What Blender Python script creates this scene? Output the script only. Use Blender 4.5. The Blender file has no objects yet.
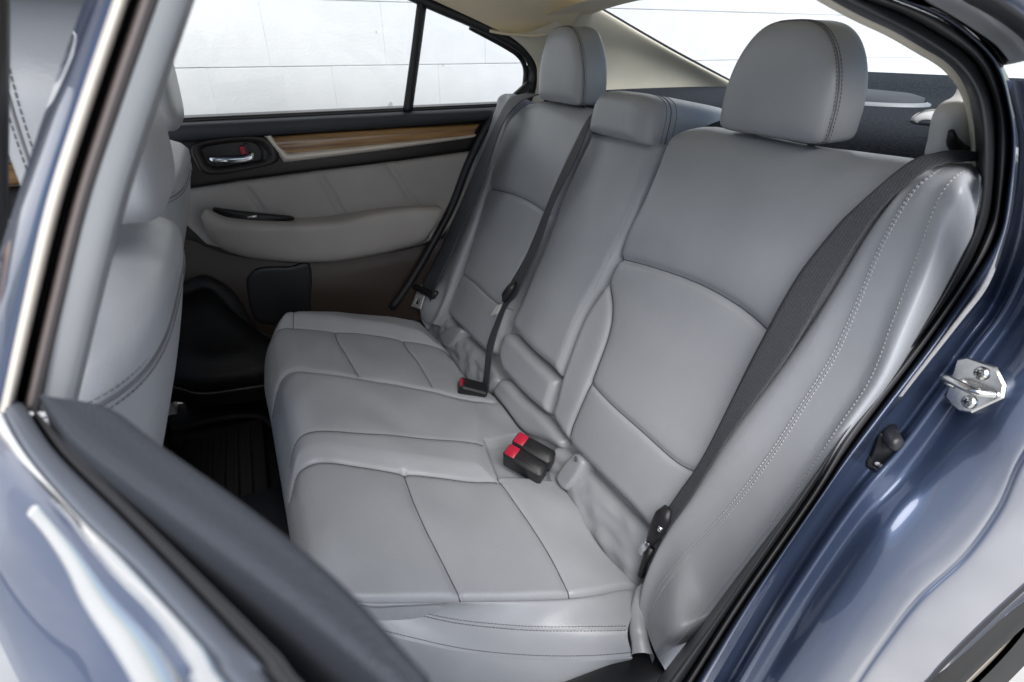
import bpy, math, random
import numpy as np
from math import sin, cos, pi, radians, hypot, atan
random.seed(4)
rng = np.random.default_rng(4)
scn = bpy.context.scene
col = scn.collection

# ------------------------------------------------------------------ camera maths (survey of the photograph)
FOC = 524.0
TH = atan(297 / FOC)
PS = atan(282 / hypot(FOC, 297))
EYE = np.array([0, 0, 1.28])
FW = np.array([cos(TH) * cos(PS), -cos(TH) * sin(PS), -sin(TH)])
RT = np.array([-sin(PS), -cos(PS), 0.0])
UP = np.cross(RT, FW)


def ray(u, v):
    return (u - 512) * RT + (341 - v) * UP + FOC * FW


def on(u, v, p0, n):
    d = ray(u, v)
    p0 = np.asarray(p0, float)
    n = np.asarray(n, float)
    return EYE + d * ((p0 - EYE) @ n) / (d @ n)


def X(u, v, x):
    return on(u, v, (x, 0, 0), (1, 0, 0))


def Y(u, v, y):
    return on(u, v, (0, y, 0), (0, 1, 0))


def Z(u, v, z):
    return on(u, v, (0, 0, z), (0, 0, 1))


def XS(pts, x):
    return [X(u, v, x) for u, v in pts]


def ZS(pts, z):
    return [Z(u, v, z) for u, v in pts]


# ------------------------------------------------------------------ materials
def mk(name, colr, rough=0.5, metal=0.0, coat=0.0, bump=0.0, bscale=300.0, var=0.06, vscale=6.0, kind='noise',
       sheen=0.0, spec=0.5, stretch=None, col2=None, coat_rough=0.03, macro=0.0):
    m = bpy.data.materials.new(name)
    m.use_nodes = True
    nt = m.node_tree
    b = nt.nodes['Principled BSDF']
    b.inputs['Roughness'].default_value = rough
    b.inputs['Metallic'].default_value = metal
    b.inputs['Coat Weight'].default_value = coat
    b.inputs['Coat Roughness'].default_value = coat_rough
    b.inputs['Specular IOR Level'].default_value = spec
    if sheen:
        b.inputs['Sheen Weight'].default_value = sheen
    tc = nt.nodes.new('ShaderNodeTexCoord')
    src = tc.outputs['Object']
    if stretch:
        mp = nt.nodes.new('ShaderNodeMapping')
        mp.inputs['Scale'].default_value = stretch
        nt.links.new(src, mp.inputs['Vector'])
        src = mp.outputs['Vector']
    n = nt.nodes.new('ShaderNodeTexNoise')
    n.inputs['Scale'].default_value = vscale
    n.inputs['Detail'].default_value = 5
    nt.links.new(src, n.inputs['Vector'])
    r = nt.nodes.new('ShaderNodeValToRGB')
    c = np.array(colr)
    c2 = np.array(col2) if col2 is not None else c * (1 + var)
    c1 = c if col2 is not None else c * (1 - var)
    r.color_ramp.elements[0].color = (*c1, 1)
    r.color_ramp.elements[1].color = (*c2, 1)
    r.color_ramp.elements[0].position = .35
    r.color_ramp.elements[1].position = .65
    nt.links.new(n.outputs['Fac'], r.inputs['Fac'])
    nt.links.new(r.outputs['Color'], b.inputs['Base Color'])
    if bump:
        if kind == 'voronoi':
            t = nt.nodes.new('ShaderNodeTexVoronoi')
            out = t.outputs['Distance']
        else:
            t = nt.nodes.new('ShaderNodeTexNoise')
            t.inputs['Detail'].default_value = 4
            out = t.outputs['Fac']
        t.inputs['Scale'].default_value = bscale
        nt.links.new(tc.outputs['Object'], t.inputs['Vector'])
        bp = nt.nodes.new('ShaderNodeBump')
        bp.inputs['Strength'].default_value = bump
        bp.inputs['Distance'].default_value = .001
        nt.links.new(out, bp.inputs['Height'])
        if macro:
            t2 = nt.nodes.new('ShaderNodeTexNoise')
            t2.inputs['Scale'].default_value = 22
            t2.inputs['Detail'].default_value = 3
            t2.inputs['Distortion'].default_value = 1.2
            nt.links.new(tc.outputs['Object'], t2.inputs['Vector'])
            b2 = nt.nodes.new('ShaderNodeBump')
            b2.inputs['Strength'].default_value = macro
            b2.inputs['Distance'].default_value = .004
            nt.links.new(t2.outputs['Fac'], b2.inputs['Height'])
            nt.links.new(bp.outputs['Normal'], b2.inputs['Normal'])
            nt.links.new(b2.outputs['Normal'], b.inputs['Normal'])
            t3 = nt.nodes.new('ShaderNodeMapRange')
            t3.inputs['To Min'].default_value = rough - .05
            t3.inputs['To Max'].default_value = rough + .10
            nt.links.new(t2.outputs['Fac'], t3.inputs['Value'])
            nt.links.new(t3.outputs['Result'], b.inputs['Roughness'])
        else:
            nt.links.new(bp.outputs['Normal'], b.inputs['Normal'])
    return m


LEATHER = (.368, .382, .407)
M = {}
M['leather'] = mk('grey_leather', LEATHER, .34, spec=.65, bump=.14, bscale=520, kind='voronoi', var=.035, vscale=9, macro=.16)
M['perf'] = mk('perforated_leather', tuple(c * .97 for c in LEATHER), .44, bump=.25, bscale=480, kind='voronoi', var=.035, vscale=9, macro=.14)
M['seam'] = mk('seam_shadow_leather', (.10, .105, .115), .6)  # dark tone stands in for the shade down in the seam grooves
M['thread'] = mk('stitch_thread', (.50, .51, .52), .8)
M['thread_dark'] = mk('dark_stitch_thread', (.15, .15, .16), .7)
M['belt'] = mk('belt_webbing', (.072, .077, .088), .6, bump=1.0, bscale=520, var=.15, vscale=420)
M['black'] = mk('black_plastic', (.014, .014, .016), .42, bump=.15, bscale=700)
M['rubber'] = mk('black_rubber', (.022, .023, .026), .38, bump=.05, bscale=500)
M['sealg'] = mk('grey_seal_rubber', (.06, .06, .064), .5, bump=.15, bscale=900)
M['brown'] = mk('brown_trim_plastic', (.048, .035, .028), .3, bump=.15, bscale=700)
M['dkbrown'] = mk('dark_brown_trim_plastic', (.017, .0135, .012), .38, bump=.15, bscale=700)
M['pad'] = mk('soft_slate_plastic', (.042, .047, .057), .5, bump=.45, bscale=800, kind='voronoi')
M['wood'] = mk('wood_veneer', (.20, .10, .036), .26, coat=.9, var=.5, vscale=4, stretch=(6, .8, 14), col2=(.48, .265, .10))
M['silver'] = mk('satin_silver', (.74, .67, .58), .35, metal=.25)
M['chrome'] = mk('chrome', (.86, .87, .88), .07, metal=1)
M['bright'] = mk('bright_satin_metal', (.85, .86, .86), .22, metal=.9)
M['grille'] = mk('speaker_grille_plastic', (.011, .010, .010), .55, bump=.8, bscale=330, kind='voronoi')
M['moulding'] = mk('slate_moulding', (.15, .165, .195), .38, metal=.3)
M['paint_glare_cut'] = mk('blue_grey_paint_glare_cut', (.028, .055, .13), .36, metal=.2, coat=.4, var=.07, vscale=1500)  # same paint as the body, darkened with a weaker coat against sun glare
M['pad_light'] = mk('grey_ring_plastic', (.24, .25, .27), .45)
M['plate'] = mk('latch_plate_metal', (.78, .78, .76), .3, metal=.3)
M['rubber_mat'] = mk('rubber_mat', (.014, .014, .015), .8, spec=.15)
M['steel'] = mk('zinc_plated_steel', (.74, .74, .72), .22, metal=1, bump=.2, bscale=90, var=.1, vscale=60)
M['paint'] = mk('blue_grey_metallic_paint', (.052, .074, .135), .32, metal=.45, coat=1, var=.07, vscale=1500)
M['cream'] = mk('cream_roof_cloth', (.84, .74, .54), .85, bump=.3, bscale=900, sheen=.2)
M['creamp'] = mk('cream_plastic', (.80, .75, .63), .55, bump=.15, bscale=700)
M['whitep'] = mk('pale_grey_plastic', (.66, .66, .65), .5, bump=.15, bscale=700)
M['door_leather'] = mk('door_leather', (.43, .40, .375), .5, bump=.3, bscale=420, kind='voronoi', var=.04, vscale=8)
M['shelf'] = mk('shelf_carpet', (.028, .032, .039), .95, spec=.05, bump=1.0, bscale=500, var=.45, vscale=260)
M['speaker'] = mk('speaker_mesh', (.07, .075, .085), .7, spec=.2, bump=.4, bscale=600)
M['carpet'] = mk('black_carpet', (.018, .019, .022), .95, spec=.05, bump=.8, bscale=900, var=.3, vscale=600)
M['red'] = mk('red_plastic', (.48, .015, .045), .3)
M['frame_grey'] = mk('satin_frame_coating', (.52, .54, .56), .3, metal=.6)
M['frame_brown'] = mk('brown_grey_rubber', (.16, .135, .13), .45)
M['tyre'] = mk('tyre_rubber', (.02, .02, .02), .8, bump=.5, bscale=200)
M['liner'] = mk('arch_liner_felt', (.03, .03, .033), .9, bump=.5, bscale=500)
M['concrete'] = mk('pale_concrete', (.55, .54, .52), .9, bump=.5, bscale=60, var=.12, vscale=3)


def add_weave(m):
    nt = m.node_tree
    b = nt.nodes['Principled BSDF']
    tc = nt.nodes.new('ShaderNodeTexCoord')
    w = nt.nodes.new('ShaderNodeTexWave')
    w.bands_direction = 'X'
    w.inputs['Scale'].default_value = 85
    w.inputs['Distortion'].default_value = .6
    w.inputs['Detail'].default_value = 2
    nt.links.new(tc.outputs['Object'], w.inputs['Vector'])
    src = b.inputs['Base Color'].links[0].from_socket
    mx = nt.nodes.new('ShaderNodeMixRGB')
    mx.blend_type = 'MULTIPLY'
    mx.inputs['Fac'].default_value = .35
    nt.links.new(src, mx.inputs['Color1'])
    nt.links.new(w.outputs['Color'], mx.inputs['Color2'])
    nt.links.new(mx.outputs['Color'], b.inputs['Base Color'])


add_weave(M['belt'])


def glass_mat():
    m = bpy.data.materials.new('window_glass')
    m.use_nodes = True
    nt = m.node_tree
    nt.nodes.clear()
    o = nt.nodes.new('ShaderNodeOutputMaterial')
    mx = nt.nodes.new('ShaderNodeMixShader')
    tr = nt.nodes.new('ShaderNodeBsdfTransparent')
    tr.inputs['Color'].default_value = (.93, .96, .95, 1)
    gl = nt.nodes.new('ShaderNodeBsdfGlossy')
    gl.inputs['Roughness'].default_value = .02
    mx.inputs[0].default_value = .045
    nt.links.new(tr.outputs[0], mx.inputs[1])
    nt.links.new(gl.outputs[0], mx.inputs[2])
    nt.links.new(mx.outputs[0], o.inputs[0])
    return m


M['glass'] = glass_mat()


def wall_mat():
    m = bpy.data.materials.new('white_painted_block')
    m.use_nodes = True
    nt = m.node_tree
    b = nt.nodes['Principled BSDF']
    b.inputs['Roughness'].default_value = .6
    tc = nt.nodes.new('ShaderNodeTexCoord')
    n = nt.nodes.new('ShaderNodeTexNoise')
    n.inputs['Scale'].default_value = 14
    n.inputs['Detail'].default_value = 8
    nt.links.new(tc.outputs['Object'], n.inputs['Vector'])
    r = nt.nodes.new('ShaderNodeValToRGB')
    r.color_ramp.elements[0].color = (.66, .67, .69, 1)
    r.color_ramp.elements[1].color = (.76, .765, .775, 1)
    nt.links.new(n.outputs['Fac'], r.inputs['Fac'])
    n2 = nt.nodes.new('ShaderNodeTexNoise')
    n2.inputs['Scale'].default_value = 9
    n2.inputs['Detail'].default_value = 3
    nt.links.new(tc.outputs['Object'], n2.inputs['Vector'])
    chip = nt.nodes.new('ShaderNodeValToRGB')
    chip.color_ramp.elements[0].position = .735
    chip.color_ramp.elements[0].color = (0, 0, 0, 1)
    chip.color_ramp.elements[1].position = .75
    chip.color_ramp.elements[1].color = (.6, .6, .6, 1)
    nt.links.new(n2.outputs['Fac'], chip.inputs['Fac'])
    mx = nt.nodes.new('ShaderNodeMixRGB')
    mx.inputs['Color2'].default_value = (.3, .29, .27, 1)
    nt.links.new(chip.outputs['Color'], mx.inputs['Fac'])
    nt.links.new(r.outputs['Color'], mx.inputs['Color1'])
    nt.links.new(mx.outputs['Color'], b.inputs['Base Color'])
    n3 = nt.nodes.new('ShaderNodeTexNoise')
    n3.inputs['Scale'].default_value = 120
    n3.inputs['Detail'].default_value = 6
    nt.links.new(tc.outputs['Object'], n3.inputs['Vector'])
    bp = nt.nodes.new('ShaderNodeBump')
    bp.inputs['Strength'].default_value = .22
    bp.inputs['Distance'].default_value = .004
    nt.links.new(n3.outputs['Fac'], bp.inputs['Height'])
    nt.links.new(bp.outputs['Normal'], b.inputs['Normal'])
    return m


M['wall'] = wall_mat()


# ------------------------------------------------------------------ object helpers
def thing(name, loc, label, cat, group=None):
    o = bpy.data.objects.new(name, None)
    col.objects.link(o)
    o.location = loc
    o.empty_display_size = .1
    o['label'] = label
    o['category'] = cat
    if group:
        o['group'] = group
    return o


def origin(parent):
    v = np.zeros(3)
    while parent is not None:
        v = v + np.array(parent.location)
        parent = parent.parent
    return v


def mesh(name, V, Fc, mat, parent=None, smooth=True, label=None, mats=None, mi=None, solid=0.0, angle=None):
    V = np.asarray(V, float).reshape(-1, 3) - origin(parent)
    me = bpy.data.meshes.new(name)
    me.from_pydata([tuple(p) for p in V], [], [tuple(int(i) for i in f) for f in Fc])
    for k in ([mat] + list(mats or [])):
        me.materials.append(M[k] if isinstance(k, str) else k)
    if mi is not None:
        me.polygons.foreach_set('material_index', np.asarray(mi, np.int32))
    me.validate()
    if smooth:
        me.polygons.foreach_set('use_smooth', [True] * len(me.polygons))
        if angle:
            me.set_sharp_from_angle(angle=radians(angle))
    me.update()
    o = bpy.data.objects.new(name, me)
    col.objects.link(o)
    if parent is not None:
        o.parent = parent
    if label:
        o['label'] = label
    if solid:
        md = o.modifiers.new('thickness', 'SOLIDIFY')
        md.thickness = abs(solid)
        md.offset = -1 if solid > 0 else 1
    return o


class MB:
    def __init__(s):
        s.V = []
        s.F = []

    def add(s, V, Fc):
        b = len(s.V)
        s.V += [tuple(p) for p in V]
        s.F += [tuple(int(i) + b for i in f) for f in Fc]
        return s

    def grid(s, G, closed=False):
        G = np.asarray(G, float)
        a, b = G.shape[:2]
        Fc = []
        for i in range(a - 1):
            for j in range(b if closed else b - 1):
                k = (j + 1) % b
                Fc.append((i * b + j, i * b + k, (i + 1) * b + k, (i + 1) * b + j))
        return s.add(G.reshape(-1, 3), Fc)

    def tube(s, P, r, n=8, cap=True, flat=1.0, nrm=None):
        P = np.asarray(P, float)
        m = len(P)
        r = np.ones(m) * r
        T = np.gradient(P, axis=0)
        T /= np.linalg.norm(T, axis=1)[:, None] + 1e-12
        ref = np.array(nrm if nrm is not None else (0.13, 0.29, 1.0), float)
        rings = []
        for i in range(m):
            a = np.cross(T[i], ref)
            a /= np.linalg.norm(a) + 1e-12
            b = np.cross(a, T[i])
            rings.append([P[i] + r[i] * (cos(q) * a + flat * sin(q) * b) for q in np.linspace(0, 2 * pi, n, endpoint=False)])
        base = len(s.V)
        s.grid(rings, True)
        if cap:
            s.F.append(tuple(base + i for i in range(n))[::-1])
            s.F.append(tuple(base + (m - 1) * n + i for i in range(n)))
        return s

    def box(s, c, a, b, d, bev=.0):
        """box with half axes a, b, d (vectors), corners cut by bev (0..0.4)"""
        c, a, b, d = [np.asarray(q, float) for q in (c, a, b, d)]
        k = 1 - bev
        if bev <= 0:
            V = [c + i * a + j * b + l * d for l in (-1, 1) for j in (-1, 1) for i in (-1, 1)]
            return s.add(V, [(0, 2, 3, 1), (4, 5, 7, 6), (0, 1, 5, 4), (2, 6, 7, 3), (0, 4, 6, 2), (1, 3, 7, 5)])
        la, lb, ld = [np.linalg.norm(q) for q in (a, b, d)]
        w = bev * min(la, lb, ld)
        ka, kb, kd = 1 - w / la, 1 - w / lb, 1 - w / ld
        sec = [(ka, 1), (-ka, 1), (-1, kb), (-1, -kb), (-ka, -1), (ka, -1), (1, -kb), (1, kb)]
        sec2 = [(i * (1 - w / la), j * (1 - w / lb)) for i, j in sec]
        rings = []
        for l, q in ((-1, sec2), (-kd, sec), (kd, sec), (1, sec2)):
            rings.append([c + i * a + j * b + l * d for i, j in q])
        base = len(s.V)
        s.grid(rings, True)
        s.F.append(tuple(base + i for i in range(8))[::-1])
        s.F.append(tuple(base + 24 + i for i in range(8)))
        return s

    def build(s, name, mat, parent=None, **k):
        return mesh(name, s.V, s.F, mat, parent, **k)


def spline(P, n, closed=False):
    """Catmull-Rom through P resampled to n points evenly by length"""
    P = np.asarray(P, float)
    if len(P) == 2:
        return P[0] + np.linspace(0, 1, n)[:, None] * (P[1] - P[0])
    if closed:
        Q = np.vstack([P[-1], P, P[0], P[1]])
    else:
        Q = np.vstack([2 * P[0] - P[1], P, 2 * P[-1] - P[-2]])
    out = []
    t = np.linspace(0, 1, 14, endpoint=False)[:, None]
    for i in range(1, len(Q) - 2):
        a, b, c, d = Q[i - 1:i + 3]
        out.append(.5 * (2 * b + (c - a) * t + (2 * a - 5 * b + 4 * c - d) * t * t + (3 * b - a - 3 * c + d) * t ** 3))
    out.append(Q[-2][None])
    R = np.vstack(out)
    L = np.r_[0, np.cumsum(np.linalg.norm(np.diff(R, axis=0), axis=1))]
    s = np.linspace(0, L[-1], n)
    R = np.stack([np.interp(s, L, R[:, k]) for k in range(R.shape[1])], 1)
    return R[:-1] if closed else R


def spline_i(P, n):
    P = np.asarray(P, float)
    Q = np.vstack([2 * P[0] - P[1], P, 2 * P[-1] - P[-2]])
    s = np.linspace(0, len(P) - 1, n)
    i = np.minimum(s.astype(int), len(P) - 2)
    t = (s - i)[:, None]
    a, b, c, d = Q[i], Q[i + 1], Q[i + 2], Q[i + 3]
    return .5 * (2 * b + (c - a) * t + (2 * a - 5 * b + 4 * c - d) * t * t + (3 * b - a - 3 * c + d) * t ** 3)


def loftgrid(curves, n=60, m=5, smooth=True, idx=False):
    C = np.stack([(spline_i if idx else spline)(c, n) for c in curves])          # k x n x 3
    if m <= 1:
        return C
    k = len(C)
    if not smooth or k == 2:
        rows = []
        for i in range(k - 1):
            for t in np.linspace(0, 1, m, endpoint=False):
                rows.append(C[i] * (1 - t) + C[i + 1] * t)
        rows.append(C[-1])
        return np.stack(rows)
    Q = np.concatenate([[2 * C[0] - C[1]], C, [2 * C[-1] - C[-2]]])
    rows = []
    for i in range(1, k):
        a, b, c, d = Q[i - 1:i + 3]
        for t in np.linspace(0, 1, m, endpoint=False):
            rows.append(.5 * (2 * b + (c - a) * t + (2 * a - 5 * b + 4 * c - d) * t * t + (3 * b - a - 3 * c + d) * t ** 3))
    rows.append(C[-1])
    return np.stack(rows)


def loft(name, curves, mat, parent, n=60, m=5, smooth=True, solid=0.0, label=None, angle=None, idx=False):
    G = loftgrid(curves, n, m, smooth, idx)
    MB().grid(G).build(name, mat, parent, solid=solid, label=label, angle=angle)
    return G


# -------- upholstery panels: a height field over a traced outline, with rounded edges and seam grooves
def seg_dist(P, L, closed=False):
    L = np.asarray(L, float)
    A = L if closed else L[:-1]
    B = np.roll(L, -1, 0) if closed else L[1:]
    D = B - A
    best = np.full(len(P), 1e9)
    near = np.zeros_like(P)
    for a, d in zip(A, D):
        t = np.clip(((P - a) @ d) / (d @ d + 1e-15), 0, 1)
        q = a + t[:, None] * d
        r = np.hypot(*(P - q).T)
        k = r < best
        best[k] = r[k]
        near[k] = q[k]
    return best, near


def inside(P, L):
    L = np.asarray(L, float)
    r = np.zeros(len(P), bool)
    x, y = P.T
    for (x1, y1), (x2, y2) in zip(L, np.roll(L, -1, 0)):
        if y1 == y2:
            continue
        c = ((y1 > y) != (y2 > y)) & (x < (x2 - x1) * (y - y1) / (y2 - y1) + x1)
        r ^= c
    return r


class Panel:
    def __init__(s, outline, tow, H=.03, r=.03, seams=(), extra=None, res=.005, curve=True, power=2.0):
        s.out = spline(outline, 240, True) if curve else np.asarray(outline, float)
        s.tow, s.H, s.r, s.extra, s.res, s.power = tow, H, r, extra, res, power
        s.seams = [(spline(np.asarray(q), 90), d, max(w * 1.9, .0045), w2) for q, d, w, w2 in seams]

    def h(s, P):
        d, _ = seg_dist(P, s.out, True)
        d = np.where(inside(P, s.out), d, 0)
        k = np.clip(d / (s.r(P) if callable(s.r) else s.r), 0, 1)
        h = s.H * (1 - (1 - k) ** s.power) ** (1 / s.power)
        for q, dep, w, w2 in s.seams:
            ds, _ = seg_dist(P, q)
            h = h - dep * (.45 * np.exp(-(ds / w) ** 2) + .55 * np.exp(-ds / w2))
        if s.extra:
            h = h + s.extra(P, d)
        return h

    def at(s, P, lift=0.0):
        P = np.asarray(P, float).reshape(-1, 2)
        return s.tow(P, s.h(P) + lift)

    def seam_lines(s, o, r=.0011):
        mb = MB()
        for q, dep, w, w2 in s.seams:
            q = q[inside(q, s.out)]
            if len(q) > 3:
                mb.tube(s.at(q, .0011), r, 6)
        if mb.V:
            mb.build('seam_line', 'seam', o)  # dark tubes draw the groove shade along the seams
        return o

    def build(s, name, mat, parent, skirt=.05, inserts=(), imat='perf', label=None):
        lo, hi = s.out.min(0) - s.res, s.out.max(0) + s.res
        nx, ny = [int(q) + 2 for q in (hi - lo) / s.res]
        gx, gy = np.meshgrid(lo[0] + np.arange(nx) * s.res, lo[1] + np.arange(ny) * s.res, indexing='ij')
        P = np.stack([gx.ravel(), gy.ravel()], 1)
        ins = inside(P, s.out)
        _, nr = seg_dist(P, s.out, True)
        Fc = []
        I = ins.reshape(nx, ny)
        for i in range(nx - 1):
            for j in range(ny - 1):
                if I[i, j] or I[i + 1, j] or I[i, j + 1] or I[i + 1, j + 1]:
                    Fc.append((i * ny + j, (i + 1) * ny + j, (i + 1) * ny + j + 1, i * ny + j + 1))
        P = np.where(ins[:, None], P, nr)
        used = np.unique(np.array(Fc))
        mp = -np.ones(len(P), int)
        mp[used] = np.arange(len(used))
        P = P[used]
        Fc = [tuple(mp[k] for k in f) for f in Fc]
        h = s.h(P)
        V = s.tow(P, h)
        n = len(V)
        cnt = {}
        for f in Fc:
            for a, b in zip(f, f[1:] + f[:1]):
                cnt[(min(a, b), max(a, b))] = (a, b) if (min(a, b), max(a, b)) not in cnt else None
        bd = [e for e in cnt.values() if e]
        bv = sorted({k for e in bd for k in e})
        W = s.tow(P[bv], h[bv] - skirt)
        idx = {k: n + i for i, k in enumerate(bv)}
        V = np.vstack([V, W])
        nf = len(Fc)
        Fc += [(b, a, idx[a], idx[b]) for a, b in bd]
        mi = np.zeros(len(Fc), int)
        if len(inserts):
            cen = np.array([P[list(f)].mean(0) for f in Fc[:nf]])
            for poly in inserts:
                mi[:nf][inside(cen, np.asarray(poly))] = 1
        return mesh(name, V, Fc, mat, parent, mats=[imat] if len(inserts) else None, mi=mi, label=label)


def stitches(name, rows, mat, parent, step=.0054, ln=.0038, r=.0006):
    """rows: list of 3-D polylines; each becomes a row of short thread dashes"""
    mb = MB()
    for P in rows:
        P = np.asarray(P)
        L = np.r_[0, np.cumsum(np.linalg.norm(np.diff(P, axis=0), axis=1))]
        for a in np.arange(0, L[-1] - ln, step):
            q = np.stack([np.interp([a, a + ln], L, P[:, k]) for k in range(3)], 1)
            mb.tube(q, r, 5)
    return mb.build(name, mat, parent)


def headrest(name, parent, c, w, hgt, dep, tilt, mat='leather', label=None, taper=.86, pb=10.0, pt=2.6, na=96, nk=22, seam=True, thread='thread_dark', bulge=.0, yaw=0.0):
    """rounded cushion: a D-shaped outline swept through a depth profile. c = bottom centre; tilt leans the top to the rear"""
    up = np.array([0, -sin(tilt), cos(tilt)])
    fr = np.array([0, cos(tilt), sin(tilt)])
    ax = np.array([1.0, 0, 0])
    if yaw:
        R = np.array([[cos(yaw), -sin(yaw), 0], [sin(yaw), cos(yaw), 0], [0, 0, 1]])
        up, fr, ax = R @ up, R @ fr, R @ ax
    th = np.linspace(0, 2 * pi, na, endpoint=False)

    def outline(q):
        cx, sy = np.cos(q), np.sin(q)
        p = np.where(sy > 0, pt, pb)
        x = np.sign(cx) * np.abs(cx) ** (2 / p)
        z = np.sign(sy) * np.abs(sy) ** (2 / p)
        zz = np.where(sy > 0, z * .72, z * .28)                # widest point below the middle
        xx = x * (1 - (1 - taper) * np.clip(zz / .72, 0, 1) ** 1.4)
        return xx * w / 2, (zz + .28) * hgt

    def pt3(q, a):
        x, z = outline(q)
        e = 2 / 6.0
        sc = np.abs(np.cos(a)) ** e
        d = np.sign(np.sin(a)) * np.abs(np.sin(a)) ** e * dep / 2
        zc = .40 * hgt
        d = d + bulge * (1 - (x / (w / 2)) ** 2) * np.cos(a) ** 2 * np.sign(np.sin(a)) * 0
        return c + np.outer(x * sc, ax) + np.outer(zc + (z - zc) * sc, up) + np.outer(d * np.ones_like(x), fr)

    A = np.linspace(-pi / 2, pi / 2, nk * 2 + 1)
    A = np.sign(A) * (np.abs(A) / (pi / 2)) ** 1.0 * pi / 2
    rings = np.stack([pt3(th, a) for a in A])
    sa = radians(12)
    mb = MB().grid(rings, True)
    o = mb.build(name, mat, parent, label=label)
    if seam:
        rows = []
        for a in (sa - .09, sa + .09):
            q = np.linspace(-.42 * pi, 1.42 * pi, 240)
            P = pt3(q, a)
            cc = c + up * hgt * .4
            P = P + (P - cc) / np.linalg.norm(P - cc, axis=1)[:, None] * .0006
            rows.append(P)
        stitches('stitching', rows, thread, o)
        q = np.linspace(-.5 * pi, 1.5 * pi, 260)
        MB().tube(pt3(q, sa), .0012, 6).build('seam_line', 'thread_dark' if thread == 'thread_dark' else mat, o)
    return o


# ------------------------------------------------------------------ setting
def ground():
    mb = MB()
    n = 40
    g = np.linspace(-1, 1, n)
    xs = np.sign(g) * np.abs(g) ** 3 * 200
    G = np.stack(np.meshgrid(xs, xs, indexing='ij') + [np.full((n, n), -.33)], -1)
    o = mb.grid(G).build('ground', 'concrete')
    o['kind'] = 'structure'


ground()
WX = 2.2
# painted block wall: every block has chamfered edges so the joints are real grooves
jy = X(268, 50, WX)[1]
mb = MB()
bh, bl, gp, cz = .2, .4, .003, 1.28 - .0313 * WX
for k in range(-6, 12):
    z0 = cz + bh * k
    off = jy + (bl / 2 if k % 2 else 0)
    for i in range(-16, 8):
        y0 = off + i * bl
        dx = rng.normal(0, .0012)
        c = (WX + .05 + dx, y0 + bl / 2, z0 + bh / 2)
        mb.box(c, (.05, 0, 0), (0, bl / 2 - gp * rng.uniform(.0, .12), 0), (0, 0, bh / 2 - gp * rng.uniform(.12, .45)), .022)
mb.box((WX + .06, jy - 1.6, 1.21), (.05, 0, 0), (0, 4.8, 0), (0, 0, 1.75))
wall = mb.build('block_wall', 'wall', smooth=False)
wall['label'] = 'white painted concrete block wall outside the car windows'
wall['category'] = 'wall'

# ------------------------------------------------------------------ rear seat
seat = thing('rear_seat', (.96, -.3, .3), 'grey leather rear bench seat with stitched seams and centre armrest', 'rear seat')
B0 = np.array([0, -.465, .46])
BT = np.array([0, -.41, .912])
BN = np.array([0, .912, .41])


def towB(P, h):
    return B0 + np.outer(P[:, 0], (1, 0, 0)) + np.outer(P[:, 1], BT) + np.outer(h, BN)


def st(pts, h=.03):
    """photo trace -> lateral / up coordinates on the backrest plane raised by h"""
    out = []
    for u, v in pts:
        p = on(u, v, B0 + BN * h, BN)
        out.append((p[0], (p - B0) @ BT))
    return np.array(out)


def Bp(u, v, h):
    return on(u, v, B0 + BN * h, BN)


# backing shell behind the cushions
mb = MB()
mb.box(towB(np.array([[.96, .27]]), np.array([-.06]))[0], (.60, 0, 0), BT * .445, BN * .05, .3)
mb.build('seat_back_shell', 'leather', seat)

HB = .036
nb_out = st([(553, 400), (549, 415), (556, 430), (567, 446), (587, 466), (622, 502), (655, 537), (672, 522), (708, 470), (748, 412), (782, 360),
             (815, 315), (843, 272), (873, 224), (900, 190), (930, 166), (934, 160), (915, 147), (870, 141), (800, 134), (725, 120), (700, 117), (682, 123), (668, 135), (661, 152),
             (655, 172), (642, 203), (626, 231), (605, 277), (583, 315), (561, 372)], HB)
s_arc = st([(607, 255), (622, 258.5), (650, 266), (690, 280), (725, 298), (750, 316), (772, 338)], HB)
s_left = st([(606, 281), (609, 306), (607, 330), (598, 360), (585, 393), (571, 424), (566, 440)], HB)
s_low = st([(591, 383), (612, 404), (643, 432), (673, 460), (694, 473)], HB)
s_right = st([(772, 338), (765, 362), (735, 410), (694, 473), (660, 530)], HB)


def nb_extra(P, d):
    t = P[:, 1]
    # lumbar bulge and rolled top
    x = (P[:, 0] - .63) / .2
    h = .012 * np.exp(-((t - .22) / .16) ** 2) * np.exp(-x ** 2) + .016 * np.exp(-((t - .6) / .14) ** 2)
    h -= .075 * np.clip((t - .70) / .1, 0, 1) ** 2
    h += .010 * np.exp(-((P[:, 0] - .865) / .035) ** 2) * np.clip((.5 - t) / .2, 0, 1)
    return h


NB = Panel(nb_out, towB, HB - .006, .022, [(s_arc, .016, .003, .022), (s_left, .010, .0028, .012), (s_low, .006, .0025, .010), (s_right, .008, .003, .014)], nb_extra, .0036)
ins_nb = np.vstack([s_left, s_arc[1:], s_right[1:], ])
ins_nb = np.vstack([st([(608, 268), (650, 272), (690, 286), (750, 322), (768, 345), (735, 410), (690, 472), (650, 530), (590, 464), (570, 440), (588, 392), (606, 335), (610, 300)], HB)])
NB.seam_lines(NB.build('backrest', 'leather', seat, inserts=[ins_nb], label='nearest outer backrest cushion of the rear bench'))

# crumpled leather flap under the near backrest
nbb = st([(562, 446), (587, 466), (622, 502), (655, 537), (652, 555), (641, 580), (637, 592), (625, 578), (600, 550), (583, 523), (573, 500), (562, 484), (550, 477), (553, 460)], .0)


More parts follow.
